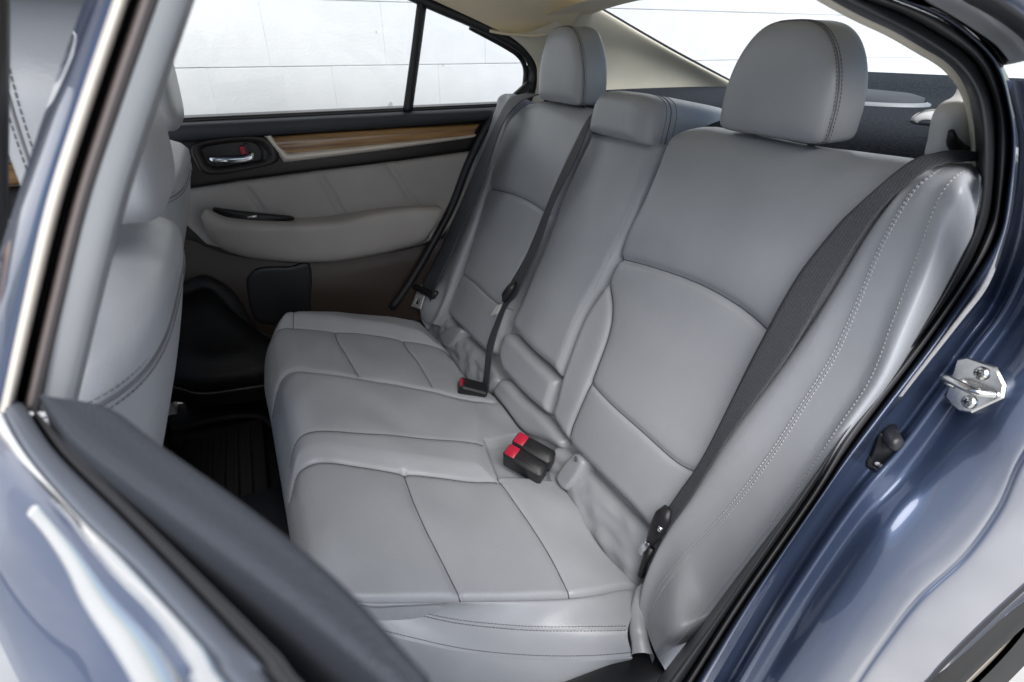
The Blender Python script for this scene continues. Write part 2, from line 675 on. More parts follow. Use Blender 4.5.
def crumple(P, d):
    x, y = P[:, 0], P[:, 1]
    h = 0
    for a, f, ph, am in ((.5, 70, .3, .0014), (1.9, 110, 1.2, .0008), (2.6, 55, 2.2, .0013), (1.1, 170, .7, .0008)):
        h = h + am * np.sin(f * (cos(a) * x + sin(a) * y) + ph + 2.2 * np.sin(31 * x * sin(a) - 43 * y + ph * 3))
    return h * np.clip(d / .012, 0, 1)


NF = Panel(nbb, towB, .02, .03, [], crumple, .004)
NF.build('cushion_flap', 'leather', seat)
FF = Panel(st([(446, 312), (464, 333), (485, 352), (500, 374), (500, 386), (490, 394), (470, 386), (452, 366), (436, 345), (420, 328), (404, 314), (420, 308)], 0.0), towB, .02, .03, [], crumple, .004)
FF.build('cushion_flap', 'leather', seat)
# anchor tab loops on the flaps
for q in ([(556, 476), (574, 452), (586, 464), (567, 492)], [(440, 336), (452, 325), (463, 331), (448, 350)]):
    a, b, c, d = [Bp(u, v, .024) for u, v in q]
    P2 = Panel(st(q, .024), towB, .030, .012, [], None, .003)
    P2.build('anchor_tab', 'leather', seat, skirt=.02)
cc = Bp(576, 459, .034)
mb = MB()
th = np.linspace(0, 2 * pi, 20)
mb.tube([cc + .0045 * (cos(q) * np.array([1, 0, 0]) + sin(q) * BT) for q in th], .0016, 6, cap=False)
mb.tube([cc - BN * .002, cc + BN * .0005], .004, 10)
mb.build('snap_button', 'thread_dark', seat)

# centre: fold-down armrest, its lower block and bolster
HC = .036
ca_out = st([(590, 129), (628, 133), (659, 140), (659, 150), (650, 171), (636, 206), (619, 247), (604, 277), (583, 314), (561, 370), (556, 377), (545, 365), (532, 353), (511, 330),
             (511, 318), (522, 292), (532, 267), (542, 244), (552, 217), (557, 202), (575, 161), (586, 138)], HC)
CA = Panel(ca_out, towB, HC, .03, [], lambda P, d: .006 * np.exp(-((P[:, 0] - .98) / .07) ** 2), .0045)
CA.build('armrest', 'leather', seat, label='fold down centre armrest panel')
seam = spline(st([(655, 150), (645, 174), (630, 209), (612, 250), (598, 279), (577, 316), (555, 368)], HC), 80)
stitches('stitching', [CA.at(seam, .0006)], 'thread', seat)
CL = Panel(st([(504, 334), (511, 334), (532, 355), (554, 376), (556, 383), (550, 404), (546, 414), (535, 406), (522, 394), (508, 379), (501, 370), (498, 352)], .024), towB, .03, .024, [], None, .004)
CL.build('armrest_base', 'leather', seat)
CB = Panel(st([(506, 379), (523, 397), (546, 417), (563, 436), (565, 444), (560, 449), (544, 441), (523, 431), (508, 412), (494, 393), (498, 384)], .012), towB, .024, .022, [], None, .004)
CB.build('cushion_flap', 'leather', seat)

# far back cushion and far bolster
fb_out = st([(447, 315), (464, 333), (486, 353), (494, 338), (503, 310), (514, 282), (531, 246), (552, 204), (577, 154), (594, 118), (603, 107), (590, 103), (570, 99), (547, 96), (532, 98), (519, 108),
             (506, 124), (495, 150), (483, 182), (474, 217), (470, 245), (462, 270), (449, 298)], HB)
f_arc = st([(481, 186), (495, 189), (510, 193), (526, 200), (545, 213)], HB)
f_low = st([(462, 274), (475, 283), (490, 297), (506, 310)], HB)


def fb_extra(P, d):
    t = P[:, 1]
    x = (P[:, 0] - 1.29) / .2
    h = .012 * np.exp(-((t - .22) / .16) ** 2) * np.exp(-x ** 2) + .016 * np.exp(-((t - .6) / .14) ** 2)
    return h - .075 * np.clip((t - .70) / .1, 0, 1) ** 2


FB = Panel(fb_out, towB, HB - .006, .022, [(f_arc, .016, .003, .022), (f_low, .006, .0025, .010)], fb_extra, .0036)
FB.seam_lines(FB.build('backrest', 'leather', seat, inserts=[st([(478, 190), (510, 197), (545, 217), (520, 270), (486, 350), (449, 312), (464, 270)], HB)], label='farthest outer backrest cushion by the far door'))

# near bolster: lofted roll between the belt and the door seal
Lc = [Bp(u, v, h) for u, v, h in [(972, 164, -.02), (945, 166, .0), (920, 174, .02), (897, 196, .044), (868, 234, .044), (838, 283, .044), (808, 330, .046), (775, 376, .046), (735, 428, .046), (697, 486, .046), (664, 537, .046), (646, 576, .046), (639, 604, .044)]]
C1 = [Bp(u, v, h) for u, v, h in [(974, 166, -.01), (950, 165, .02), (930, 174, .05), (908, 194, .052), (880, 240, .053), (855, 297, .053), (830, 350, .053), (800, 398, .053), (765, 452, .053), (720, 510, .053), (680, 552, .053), (655, 590, .053), (645, 625, .05)]]
C2 = [Bp(u, v, h) for u, v, h in [(977, 168, .0), (962, 168, .04), (945, 178, .056), (926, 202, .058), (905, 255, .058), (882, 315, .058), (860, 375, .058), (828, 425, .058), (790, 480, .058), (743, 545, .058), (705, 592, .058), (675, 628, .105), (655, 652, .062)]]
C3 = [Bp(u, v, h) for u, v, h in [(979, 172, .01), (972, 176, .04), (963, 192, .065), (951, 222, .058), (933, 275, .058), (912, 325, .058), (886, 380, .058), (850, 430, .058), (808, 495, .058), (757, 563, .058), (717, 615, .058), (686, 650, .058), (664, 668, .058)]]
C4 = [X(u, v, .312) for u, v in [(981, 178), (980, 190), (977, 208), (969, 245), (952, 290), (930, 333), (902, 374), (860, 428), (818, 483), (765, 555), (724, 607), (690, 652), (668, 676)]]
C5 = [p + np.array([.012, -.02, 0]) for p in C4]
G = loftgrid([Lc + np.array([0, -.05, -.02]) * 0 - BN * .05, Lc, C1, C2, C3, C4, C5], 150, 8)
bol = MB().grid(G).build('side_bolster', 'leather', seat, label='large stitched outer bolster beside the open door')
Gm = G.copy()[:, 10:][:, ::-1]
Gm[..., 0] = 1.905 - Gm[..., 0]
MB().grid(Gm).build('side_bolster', 'leather', seat, label='slim outer bolster beside the far door')
row = lambda f: (G[int(f)] * (1 - f % 1) + G[int(f) + 1] * (f % 1))
nrm_off = BN * .0007
stitches('stitching', [row(f)[7:] + nrm_off for f in (17.0, 17.9)], 'thread', bol)
MB().tube(row(17.45)[7:] - BN * .0004, .0011, 6).build('seam_line', 'leather', bol)
stitches('stitching', [row(27.0)[8:] + nrm_off], 'thread', bol, ln=.003, r=.0005)

# headrests
TL = math.atan2(.41, .912)
headrest('headrest', seat, towB(np.array([[.628, .757]]), np.array([.005]))[0], .205, .158, .095, .0, taper=.76, pt=3.1, label='nearest arched headrest of the rear bench')
headrest('headrest', seat, towB(np.array([[1.285, .752]]), np.array([.005]))[0], .215, .170, .095, .0, taper=.76, pt=3.1, label='farthest arched headrest of the rear bench')
headrest('headrest', seat, towB(np.array([[.985, .714]]), np.array([-.075]))[0], .225, .098, .28, TL - .25, taper=.97, pt=4.0, label='low wide centre headrest above the armrest', thread='thread_dark')
for x in (.628, 1.285):
    for s in (-.055, .055):
        mb = MB()
        a = towB(np.array([[x + s, .68]]), np.array([-.01]))[0]
        b = towB(np.array([[x + s, .80]]), np.array([.005]))[0]
        mb.tube([a, b], .006, 10)
        mb.build('headrest_post', 'black', seat)

# cushion
KZ0, KY0, KS = .465, -.42, .3125
Kn = np.array([0, -KS, 1.0])


def kp(pts, dz=0.0):
    out = []
    for u, v in pts:
        p = on(u, v, (0, KY0, KZ0 + dz), Kn)
        out.append((p[0], p[1]))
    return np.array(out)


def towK(P, h):
    y = P[:, 1]
    z = KZ0 + KS * (y - KY0)
    f = np.clip((y - .0) / .085, 0, 1.2)
    z = z - .05 * f ** 2.2
    return np.stack([P[:, 0], y, z + h], 1)


rear_edge = (0, -.012) + kp([(404, 315), (438, 341), (464, 376), (492, 395), (523, 432), (545, 443), (556, 478), (573, 500), (585, 524), (602, 550), (638, 589)])
near_edge = kp([(625, 588.5), (570, 597), (460, 599.5), (362, 601)])
cu_out = np.vstack([[(1.50, -.36)], rear_edge, near_edge, [(.532, .028), (.56, .06), (.61, .082), (.8, .088), (1.1, .098), (1.3, .105), (1.42, .085), (1.48, .02), (1.51, -.10), (1.515, -.25)]])
hf = kp([(262, 380), (276, 368), (292, 364), (320, 367), (400, 379), (462, 393), (492, 398)], .012)
hn = kp([(283, 472), (297, 459), (330, 456), (361, 460), (399, 466), (460, 474), (497, 476)], .012)
hn2 = kp([(283, 444), (297, 431), (318, 428), (367, 431), (399, 433), (440, 437), (483, 441)], .02)
pk = kp([(483, 441), (488, 455), (494, 470), (497, 477), (520, 478), (552, 480), (545, 447), (523, 432)], .0)
fs = kp([(255, 327), (264, 325), (300, 327), (334, 330), (370, 334), (402, 339), (438, 347), (452, 358)])
c1 = kp([(334, 330), (337, 340), (345, 353), (358, 374)])
c2 = kp([(402, 339), (408, 350), (418, 362), (432, 386)])
n1 = kp([(403, 470), (406, 480), (413, 500), (424, 525), (438, 552), (452, 580), (460, 597)])
n2 = kp([(497, 477), (512, 498), (530, 523), (550, 556), (571, 597)])
fss = kp([(292, 328), (296, 318), (303, 312), (320, 309)])


def cu_extra(P, d):
    hump_poly = np.vstack([hf, hn[::-1]])
    hd, _ = seg_dist(P, hump_poly, True)
    hd = np.where(inside(P, hump_poly), hd, 0)
    k = np.clip(hd / .045, 0, 1)
    h = .013 * k * k * (3 - 2 * k)
    far = np.vstack([fs, [(1.55, -.4), (1.62, .1)]])
    fd, _ = seg_dist(P, far, True)
    fd = np.where(inside(P, far), fd, 0)
    k = np.clip(fd / .06, 0, 1)
    h += .022 * k * k * (3 - 2 * k)
    pd, _ = seg_dist(P, pk, True)
    pd = np.where(inside(P, pk), pd, 0)
    h -= .02 * np.clip(pd / .008, 0, 1)
    h += .0015 * np.sin(P[:, 0] * 31 + 2 * np.sin(P[:, 1] * 23))
    return h


CU = Panel(cu_out, towK, .05, lambda P: .013 + .042 * np.clip((P[:, 1] - .015) / .05, 0, 1), [(hf, .010, .003, .012), (hn, .008, .003, .012), (hn2, .003, .002, .008), (fs, .007, .003, .012), (c1, .006, .0025, .010), (c2, .004, .0022, .008),
                                    (n1, .008, .0025, .012), (n2, .005, .0022, .009), (fss, .004, .0025, .01)], lambda P, d: cu_extra(P, d) - .05, .0036)
cush = CU.seam_lines(CU.build('seat_cushion', 'leather', seat, skirt=.09, inserts=[np.vstack([hn[1:], n2[1:], near_edge[2:], [(.46, 0), (.55, .06)]]), np.vstack([fs[1:], hf[::-1][1:]])]))
# near flank of the cushion: three leather strips meeting at stitched seams
ne3 = [Z(u, v, z) for u, v, z in [(300, 596, .555), (362, 601, .535), (415, 600.5, .522), (460, 599.5, .51), (515, 598.5, .50), (570, 597, .49), (610, 592, .48), (639, 588, .472)]]
e0 = CU.tow(spline(np.vstack([[(.532, .028)], near_edge[::-1], rear_edge[-1:]]), 12), np.full(12, -.006))
E1 = [Z(u, v, z) for u, v, z in [(300, 588, .59), (340, 596, .574), (390, 606, .552), (450, 620, .519), (500, 626, .50), (540, 628.5, .482), (590, 628.5, .475), (628, 628, .468)]]
E2 = [Z(u, v, z) for u, v, z in [(310, 630, .565), (360, 630, .55), (410, 641, .516), (450, 650, .487), (490, 656, .464), (540, 659.5, .442), (590, 659.5, .437), (632, 656, .432)]]
E3 = [Z(u, v, z) for u, v, z in [(330, 670, .50), (380, 672, .48), (430, 682, .44), (470, 692, .415), (520, 696, .395), (560, 694, .39), (600, 680, .39), (622, 664, .395)]]
Gs = loftgrid([e0 + np.array([.012, 0, -.03]), e0 + np.array([-.001, 0, .0]), E1, E2], 110, 8)
fl = MB().grid(Gs).build('cushion_side', 'leather', seat)
rw = lambda f: (Gs[int(f)] * (1 - f % 1) + Gs[int(f) + 1] * (f % 1)) + np.array([-.0004, .0, .0007])
stitches('stitching', [rw(15.6)[12:], rw(16.6)[12:]], 'thread_dark', fl)
MB().tube(rw(16.1)[12:] - np.array([0, 0, .001]), .001, 6).build('seam_line', 'leather', fl)
stitches('stitching', [rw(23.0)[12:]], 'thread_dark', fl)
loft('cushion_side', [np.array(E2) + (0.003, 0, -.002), np.array(E2) + (-.001, 0, -.006), E3], 'leather', seat, 80, 6)
# the narrow upright gusset between cushion and bolster
g0 = [Z(u, v, z) for u, v, z in [(636, 589, .472), (631, 608, .467), (630, 628, .460), (632, 642, .450), (633, 654, .442)]]
g1 = [Z(u, v, z) for u, v, z in [(645, 584, .474), (645, 606, .468), (647, 630, .461), (650, 644, .451), (654, 656, .443)]]
loft('gusset', [np.array(g0) - (0, 0, .012), g0, (np.array(g0) + g1) / 2 + (0, .0, .006), g1, np.array(g1) - (0, 0, .02)], 'leather', seat, 40, 5)
# seat box under the cushion
mb = MB()
mb.box((.98, -.3, .33), (.52, 0, 0), (0, .335, 0), (0, 0, .085), .1)
mb.build('seat_base', 'carpet', seat)

# ------------------------------------------------------------------ seat belts
def belt(label, left, right, mat='belt', name='seat_belt'):
    L = np.array(left)
    R = np.array(right)
    t = thing(name, tuple(L[-1]), label, 'seat belt', 'three seat belts of the rear bench')
    Gb = loftgrid([L, (np.array(spline(L, 40)) + spline(R, 40)) / 2, R], 120, 4, False)
    MB().grid(Gb).build('webbing', mat, t, solid=.0014)
    return t


nl = [(979, 152, .0), (958, 150, .03), (938, 152, .05), (912, 160, .065), (881, 184, .07), (850, 212, .07), (834, 229, .07), (794, 281, .07), (751, 360, .066), (704, 454, .058), (676, 496, .05), (656, 526, .045)]
nr_ = [(979, 161, .0), (962, 161, .03), (948, 163, .05), (925, 171, .066), (898, 192, .066), (877, 215, .066), (867, 229, .066), (828, 289, .066), (790, 354, .066), (727, 440, .064), (692, 496, .056), (665, 534, .048)]
b1 = belt('wide charcoal seat belt lying along the near bolster', [Bp(*q) for q in nl], [Bp(*q) for q in nr_])
mb = MB()
a, b = Bp(668, 508, .052), Bp(650, 543, .05)
mb.tube([a, a * .75 + b * .25, a * .4 + b * .6, b], [.008, .016, .015, .008], 12, flat=.6, nrm=BN)
tg = mb.build('tongue', 'black', b1)
mb = MB()
mb.tube([Bp(661, 527, .068), Bp(659, 531, .068)], [.004, .003], 10)
mb.build('rivet', 'chrome', tg)
mb = MB()
mb.tube([Bp(648, 541, .052), Bp(640, 553, .045)], .007, 6, flat=.25, nrm=BN)
mb.build('latch_plate', 'chrome', tg)
mb = MB()
mb.tube([Bp(652, 548, .04), Bp(645, 562, .035), Bp(641, 576, .03)], .006, 8)
mb.build('lower_webbing', 'black', b1)

fl_ = [(526, 93, .04), (509, 99, .06), (496, 122, .088), (481, 156, .09), (463, 197, .09), (438, 253, .088), (424, 281, .098), (412, 311, .05)]
fr_ = [(540, 94, .04), (519, 103, .06), (501, 128, .094), (484, 181, .094), (474, 202, .094), (453, 250, .09), (436, 287, .088), (427, 312, .05)]
b2 = belt('dark seat belt beside the far door with a white edged tongue', [Bp(*q) for q in fl_], [Bp(*q) for q in fr_])
mb = MB()
mb.tube([Bp(414, 281, .104), Bp(416, 287, .107), Bp(424, 291, .109), Bp(433, 296, .107), Bp(437, 292, .104)], [.007, .011, .012, .011, .007], 10)
tg = mb.build('tongue', 'black', b2)


def plate(q, h, name, mat, parent, hole=.45):
    P = np.array([Bp(u, v, h) for u, v in q])
    c = P.mean(0)
    I = c + (P - c) * hole
    O2, I2 = P - BN * .003, I - BN * .003
    V = np.vstack([P, I, O2, I2])
    Fc = []
    for k in range(4):
        j = (k + 1) % 4
        Fc += [(k, j, 4 + j, 4 + k), (8 + k, 12 + k, 12 + j, 8 + j), (k, 8 + k, 8 + j, j), (4 + k, 4 + j, 12 + j, 12 + k)]
    return mesh(name, V, Fc, mat, parent, smooth=False)


plate([(416, 294), (424, 296), (420, 309), (411, 306)], .108, 'latch_plate', 'plate', tg)

cl = [(601, 107, .02), (588, 118, .05), (575, 143, .06), (552, 192, .06), (527, 253, .058), (508, 287, .055), (503, 304, .05), (495, 322, .05), (487, 345, .045), (484, 372, .03), (481, 394, .02)]
cr = [(606, 109, .02), (593, 118, .055), (577, 157, .066), (553, 206, .066), (538, 250, .064), (519, 292, .062), (508, 305, .056), (501, 322, .052), (494, 345, .048), (490, 372, .034), (488, 394, .02)]
b3 = belt('narrow dark centre belt hanging beside the armrest', [Bp(*q) for q in cl], [Bp(*q) for q in cr])
mb = MB()
mb.tube([Bp(504, 301, .066), Bp(506, 295, .07), Bp(511, 288, .072), Bp(515, 281, .068)], [.007, .014, .014, .007], 10, flat=.8)
tg = mb.build('tongue', 'black', b3)
plate([(496, 306), (501, 304), (496, 314), (490, 316)], .066, 'latch_plate', 'plate', tg, .2)

# buckles
bk = thing('seat_belt_buckle', tuple(Z(525, 462, .48)), 'black double belt buckle with red release buttons on the near cushion', 'belt buckle')
mb = MB()


def buckle(mb, mr, p0, p1, w, t, up):
    """box from tail p0 to head p1"""
    p0, p1 = np.array(p0), np.array(p1)
    ax = (p1 - p0)
    ln = np.linalg.norm(ax)
    ax /= ln
    sd = np.cross(ax, up)
    sd /= np.linalg.norm(sd)
    n = np.cross(sd, ax)
    if n @ up < 0:
        n = -n
    mb.box((p0 + p1) / 2, ax * ln / 2, sd * w / 2, n * t / 2, .3)
    mr.box(p1 - ax * .005 + n * t * .30, ax * .0055, sd * w * .30, n * t * .2, .2)


upv = np.array([-.12, .22, 1.0])
upv /= np.linalg.norm(upv)
bc = Z(529, 458, .505)
ba = Z(547, 467, .495) - Z(510, 446, .512)
ba /= np.linalg.norm(ba)
bb = np.cross(upv, ba)
bb /= np.linalg.norm(bb)
bu = np.cross(ba, bb)
for k, o_ in enumerate((-.0178, .0178)):
    m1 = MB()
    m1.box(bc + bb * 0 + ba * o_ * 0 + bb * o_, ba * .047, bb * .0172, bu * .024, .28)
    b_ = m1.build('buckle_body', 'black', bk, angle=40)
    m2 = MB()
    m2.box(bc + bb * o_ - ba * .032 + bu * .0215, ba * .012, bb * .0135, bu * .004, .3)
    m2.build('release_button', 'red', b_, angle=40)
bk2 = thing('seat_belt_buckle', tuple(Z(470, 385, .48)), 'small black belt buckle half sunk behind the centre cushion', 'belt buckle')
mb, mr = MB(), MB()
buckle(mb, mr, Z(486, 392, .47), Z(459, 385, .50), .042, .03, upv)
mb.build('buckle_body', 'black', bk2, smooth=False)
mr.build('release_button', 'red', bk2, smooth=False)

# ------------------------------------------------------------------ front seats
def front_seat(cx, label, halfw=.235, ytop=.09, ztop=1.12, hy=.055):
    t = thing('front_seat', (cx, .35, .3), label, 'front seat', 'front seats')
    # seat back: rounded slab, stacked sections
    def section(z):
        k = (ztop - z)
        yr = ytop + .2 * k + .48 * k * k                                    # rear face
        th_ = .15 + .04 * min(1, k / .3)
        return yr, th_
    zs = np.linspace(.35, ztop, 60)
    q = np.linspace(0, 2 * pi, 72, endpoint=False)
    rings = []
    for z in zs:
        yr, th_ = section(z)
        k = np.clip((z - (ztop - .13)) / .13, 0, 1)
        shr = (1 - k ** 2.6 * .62) ** .5 if k < 1 else .6
        kk = np.clip((z - (ztop - .05)) / .05, 0, 1)
        shy = max(.05, (1 - kk ** 2) ** .5)
        sx = halfw * (1 + .06 * sin((z - .35) / .75 * pi)) * (1 - .45 * k ** 3)
        x = np.sign(np.cos(q)) * np.abs(np.cos(q)) ** (2 / 3.6) * sx * max(.55, shy)
        y = np.sign(np.sin(q)) * np.abs(np.sin(q)) ** (2 / 3.0) * th_ / 2 * shy
        rings.append(np.stack([cx + x, yr + th_ / 2 + y - .0 + .02 * (1 - shy), np.full_like(x, z)], 1))
    mb = MB().grid(rings, True)
    mb.F.append(tuple(59 * 72 + i for i in range(72)))
    bkr = mb.build('backrest', 'leather', t)
    # rear yoke seam
    R = np.array(rings)
    rows, pip = [], []
    sel = [i for i in range(72) if sin(q[i]) < .25]
    sel.sort(key=lambda i: (q[i] - pi / 2) % (2 * pi))
    for i in sel:
        z = ztop - .072
        j = np.interp(z, zs, np.arange(60))
        f = j - int(j)
        p = R[int(j), i] * (1 - f) + R[int(j) + 1, i] * f
        o = p - np.array([cx, p[1] if False else section(z)[0] + .08, z])
        o /= np.linalg.norm(o)
        pip.append(p + o * .0005)
        rows.append([p + o * .0008 + np.array([0, 0, .006]), p + o * .0008 - np.array([0, 0, .006])])
    MB().tube(spline(pip, 200), .0016, 6).build('seam_line', 'thread_dark', bkr)
    rows = np.array(rows)
    stitches('stitching', [spline(rows[:, 0], 200), spline(rows[:, 1], 200)], 'thread_dark', bkr)
    hd = headrest('headrest', t, np.array([cx, ytop + hy, ztop + .018]), .225, .178, .092, .06, pt=3.0, pb=3.2, taper=.92)
    for s in (-.06, .06):
        p = MB().tube([(cx + s, ytop + .072, ztop - .03), (cx + s, ytop + .072, ztop + .08)], .0065, 10).build('headrest_post', 'chrome', t)
        MB().tube([(cx + s, ytop + .072, ztop - .014), (cx + s, ytop + .072, ztop + .004)], .015, 14).build('post_collar', 'black', p)
    mb = MB()
    mb.box((cx, .62, .52), (.24, 0, 0), (0, .26, 0), (0, 0, .08), .6)
    mb.build('seat_cushion', 'leather', t)
    mb = MB()
    mb.box((cx, .6, .38), (.22, 0, 0), (0, .22, 0), (0, 0, .07), .2)
    mb.build('seat_base', 'black', t)
    return t


front_seat(.63, 'pale grey front seat nearest the open door, behind the blue window frame', hy=.04)
front_seat(1.27, 'pale grey front seat on the far side, partly hidden behind the nearer one', ytop=.115, hy=.045)

# ------------------------------------------------------------------ car
car = thing('car', (.95, -.3, 0), 'blue grey sedan seen through its open rear door', 'car')

# --- floor
mb = MB()
mb.box((.96, .1, .25), (.72, 0, 0), (0, 1.3, 0), (0, 0, .03))
mb.box((.97, .55, .33), (.09, 0, 0), (0, .52, 0), (0, 0, .07), .5)
mb.build('floor_carpet', 'carpet', car)
mat_t = thing('floor_mat', tuple(Z(200, 470, .285)), 'black ribbed rubber floor mat in the far rear footwell', 'floor mat')
mb = MB()
c = Z(190, 470, .285)
mb.box((1.28, .32, .287), (.19, 0, 0), (0, .17, 0), (0, 0, .005), .3)
for k in range(9):
    mb.box((1.28, .19 + .032 * k, .295), (.165, 0, 0), (0, .006, 0), (0, 0, .004), .3)
mb.tube(spline([(1.09, .15, .296), (1.47, .15, .296), (1.47, .49, .296), (1.09, .49, .296)], 120, True).tolist() + [(1.09, .15, .296)], .008, 8)
mb.build('mat_tray', 'rubber_mat', mat_t)

# --- far rear door
fd = bpy.data.objects.new('rear_door', None)
col.objects.link(fd)
fd.parent = car
fd.location = np.array([1.62, -.1, .7]) - origin(car)
fd['label'] = 'closed far rear door with grey trim and wood strip'
FX = 1.60
YF, YR = .30, -.95        # the panel runs from the front seat to behind the bench
mb = MB()
mb.box((FX + .055, -.3, .70), (.03, 0, 0), (0, .66, 0), (0, 0, .42))
mb.build('door_shell', 'dkbrown', fd, smooth=False)
ptop = [(60, 129), (150, 124.5), (190, 122.3), (300, 117), (400, 112), (500, 107), (560, 104)]
pbot = [(60, 153), (150, 144), (193, 140), (300, 133), (400, 126), (483, 120), (560, 115)]
pm = [(a[0], a[1] + 3) for a in ptop]
loft('door_sill_pad', [XS(ptop, FX + .03), XS(ptop, FX + .012), XS(pm, FX - .004), XS([(a[0], (a[1] * .4 + b[1] * .6)) for a, b in zip(ptop, pbot)], FX - .008), XS(pbot, FX + .002), XS(pbot, FX + .03)], 'pad', fd, 60, 5)
# dark surround of the trim strip
sur_t = [(60, 154), (150, 146), (193, 141), (300, 134), (400, 127), (487, 120.5), (540, 116)]
sur_b = [(60, 207), (150, 193), (193, 187), (240, 180), (300, 172), (400, 160), (473, 150), (540, 142)]
loft('trim_surround', [XS(sur_t, FX + .025), XS([(a, b + 3) for a, b in sur_t], FX + .018), XS([(a, b - 4) for a, b in sur_b], FX + .014), XS(sur_b, FX + .024)], 'dkbrown', fd, 60, 5)
# wood strip and its silver edging
wt = [(270, 136.5), (300, 134.3), (360, 130.3), (420, 126.8), (479, 123.4)]
wb = [(284, 153), (300, 152), (360, 146), (420, 140), (473, 134.5)]
loft('wood_trim', [XS(wt, FX + .012), XS([(a[0], a[1] + 1.5) for a in wt], FX + .002), XS([((a[0] + b[0]) / 2, (a[1] + b[1]) / 2) for a, b in zip(wt, wb)], FX - .004), XS(wb, FX + .0)], 'wood', fd, 50, 6)
se = [(264, 136), (284, 162), (300, 160.4), (360, 153), (420, 145), (472, 137.5), (476, 135)]
si = [(271, 135.5), (288, 153.8), (300, 152.2), (360, 146.2), (420, 140.2), (470, 135), (475, 134)]
Gse = np.concatenate([np.linspace(X(264, 136, FX), X(284, 162, FX), 6), spline(XS(se[1:], FX), 40)[1:]])
Gsi = np.concatenate([np.linspace(X(271, 135.5, FX), X(288, 153.8, FX), 6), spline(XS(si[1:], FX), 40)[1:]])
Gr = np.stack([Gse + (.012, 0, 0), Gse, (Gse + Gsi) / 2 + (-.006, 0, 0), Gsi, Gsi + (.012, 0, 0)])
MB().grid(Gr).build('silver_trim', 'silver', fd)
# handle bowl
bo = [(196, 143), (264, 137), (279, 159), (256, 168), (210, 174.5), (196, 163)]
bi = [(206, 147), (252, 142.5), (262, 158), (248, 163), (213, 167), (205, 158)]
O, I_ = np.array(XS(bo, FX)), np.array(XS(bi, FX + .004))
O, I_ = spline(O, 60, True), spline(I_, 60, True)
O2 = np.vstack([O, O[:1]])
I2 = np.vstack([I_, I_[:1]])
D2 = I2 + np.array([.03, 0, 0])
cD = D2.mean(0)
MB().grid([O2 + (.015, 0, 0), O2 + (-.002, 0, 0), O2 * .6 + I2 * .4 + (-.004, 0, 0), I2, D2, np.repeat(cD[None], len(D2), 0)]).build('handle_bowl', 'dkbrown', fd)
mb = MB()
mb.tube([X(u, v, FX + .002) for u, v in [(209, 158.5), (216, 160.2), (230, 160.2), (244, 159.4), (251, 157.5), (253, 153)]], [.005, .009, .009, .009, .008, .005], 10, flat=.55, nrm=(1, 0, 0))
mb.build('door_handle', 'chrome', fd)
mb = MB()
mb.box(X(243, 150, FX + .008), (.006, 0, 0), (0, .006, 0), (0, 0, .010), .2)
mb.build('lock_button', 'red', fd, smooth=False)
mb = MB()
mb.box(X(247, 150, FX + .010), (.006, 0, 0), (0, .004, 0), (0, 0, .016), .2)
mb.build('lock_surround', 'black', fd, smooth=False)
mb = MB()
a_ = [X(u, v, FX + .028) for u, v in [(206, 151), (215, 155), (228, 156), (240, 156)]]
mb.tube(a_, [.008, .014, .014, .008], 10, flat=.4, nrm=(1, 0, 0))
mb.build('handle_backing', 'brown', fd)

# leather middle of the door with pleats
dl_out = np.array([X(u, v, FX)[1:] for u, v in [(120, 206), (160, 196), (193, 189.5), (240, 182.5), (300, 174.5), (400, 162), (473, 152), (520, 147), (520, 200), (470, 205), (440, 240), (400, 250), (330, 258), (240, 254), (206, 245), (196, 235), (185, 225), (120, 225)]])


def towD(P, h):
    return np.stack([FX + .012 - h, P[:, 0], P[:, 1]], 1)


def dq(pts):
    return np.array([X(u, v, FX)[1:] for u, v in pts])


pl = []
for a, b in (((236, 181), (258, 210)), ((313, 171), (341, 216)), ((385, 162), (414, 207))):
    for o in (0, 5):
        pl.append((dq([(a[0] + o, a[1]), ((a[0] + b[0]) / 2 + o + 1, (a[1] + b[1]) / 2), (b[0] + o, b[1])]), .006, .003, .005))
DLp = Panel(dl_out, towD, .012, .02, pl, None, .004, curve=False)
DLp.build('door_leather', 'door_leather', fd, skirt=.01)
# armrest
at_ = [(202, 213), (206, 209), (216, 217), (230, 221.5), (260, 224), (300, 224.5), (340, 222), (372, 215), (405, 209.5), (440, 208.5)]
arl = [(201, 217), (205, 226), (214, 231), (232, 233.5), (260, 235), (300, 235), (340, 233), (374, 229), (405, 225), (437, 221)]
arb = [(203, 222), (210, 236), (222, 246), (240, 252), (262, 256), (300, 259.5), (335, 258.5), (374, 252), (405, 245), (425, 239)]
aru = [(204, 224), (213, 241), (225, 250), (242, 256), (264, 260), (300, 262), (337, 261), (376, 255), (407, 248), (427, 242)]
aft = [(204, 210), (212, 207.5), (226, 211), (240, 213), (268, 215.5), (305, 218), (340, 215), (370, 210), (400, 206.5), (438, 206)]
def arm(c, x):
    P = XS(c, x)
    return P + [P[-1] * .6 + X(440, 224, FX + .0) * .4 + (.012, 0, 0), X(439, 226, FX + .03)]


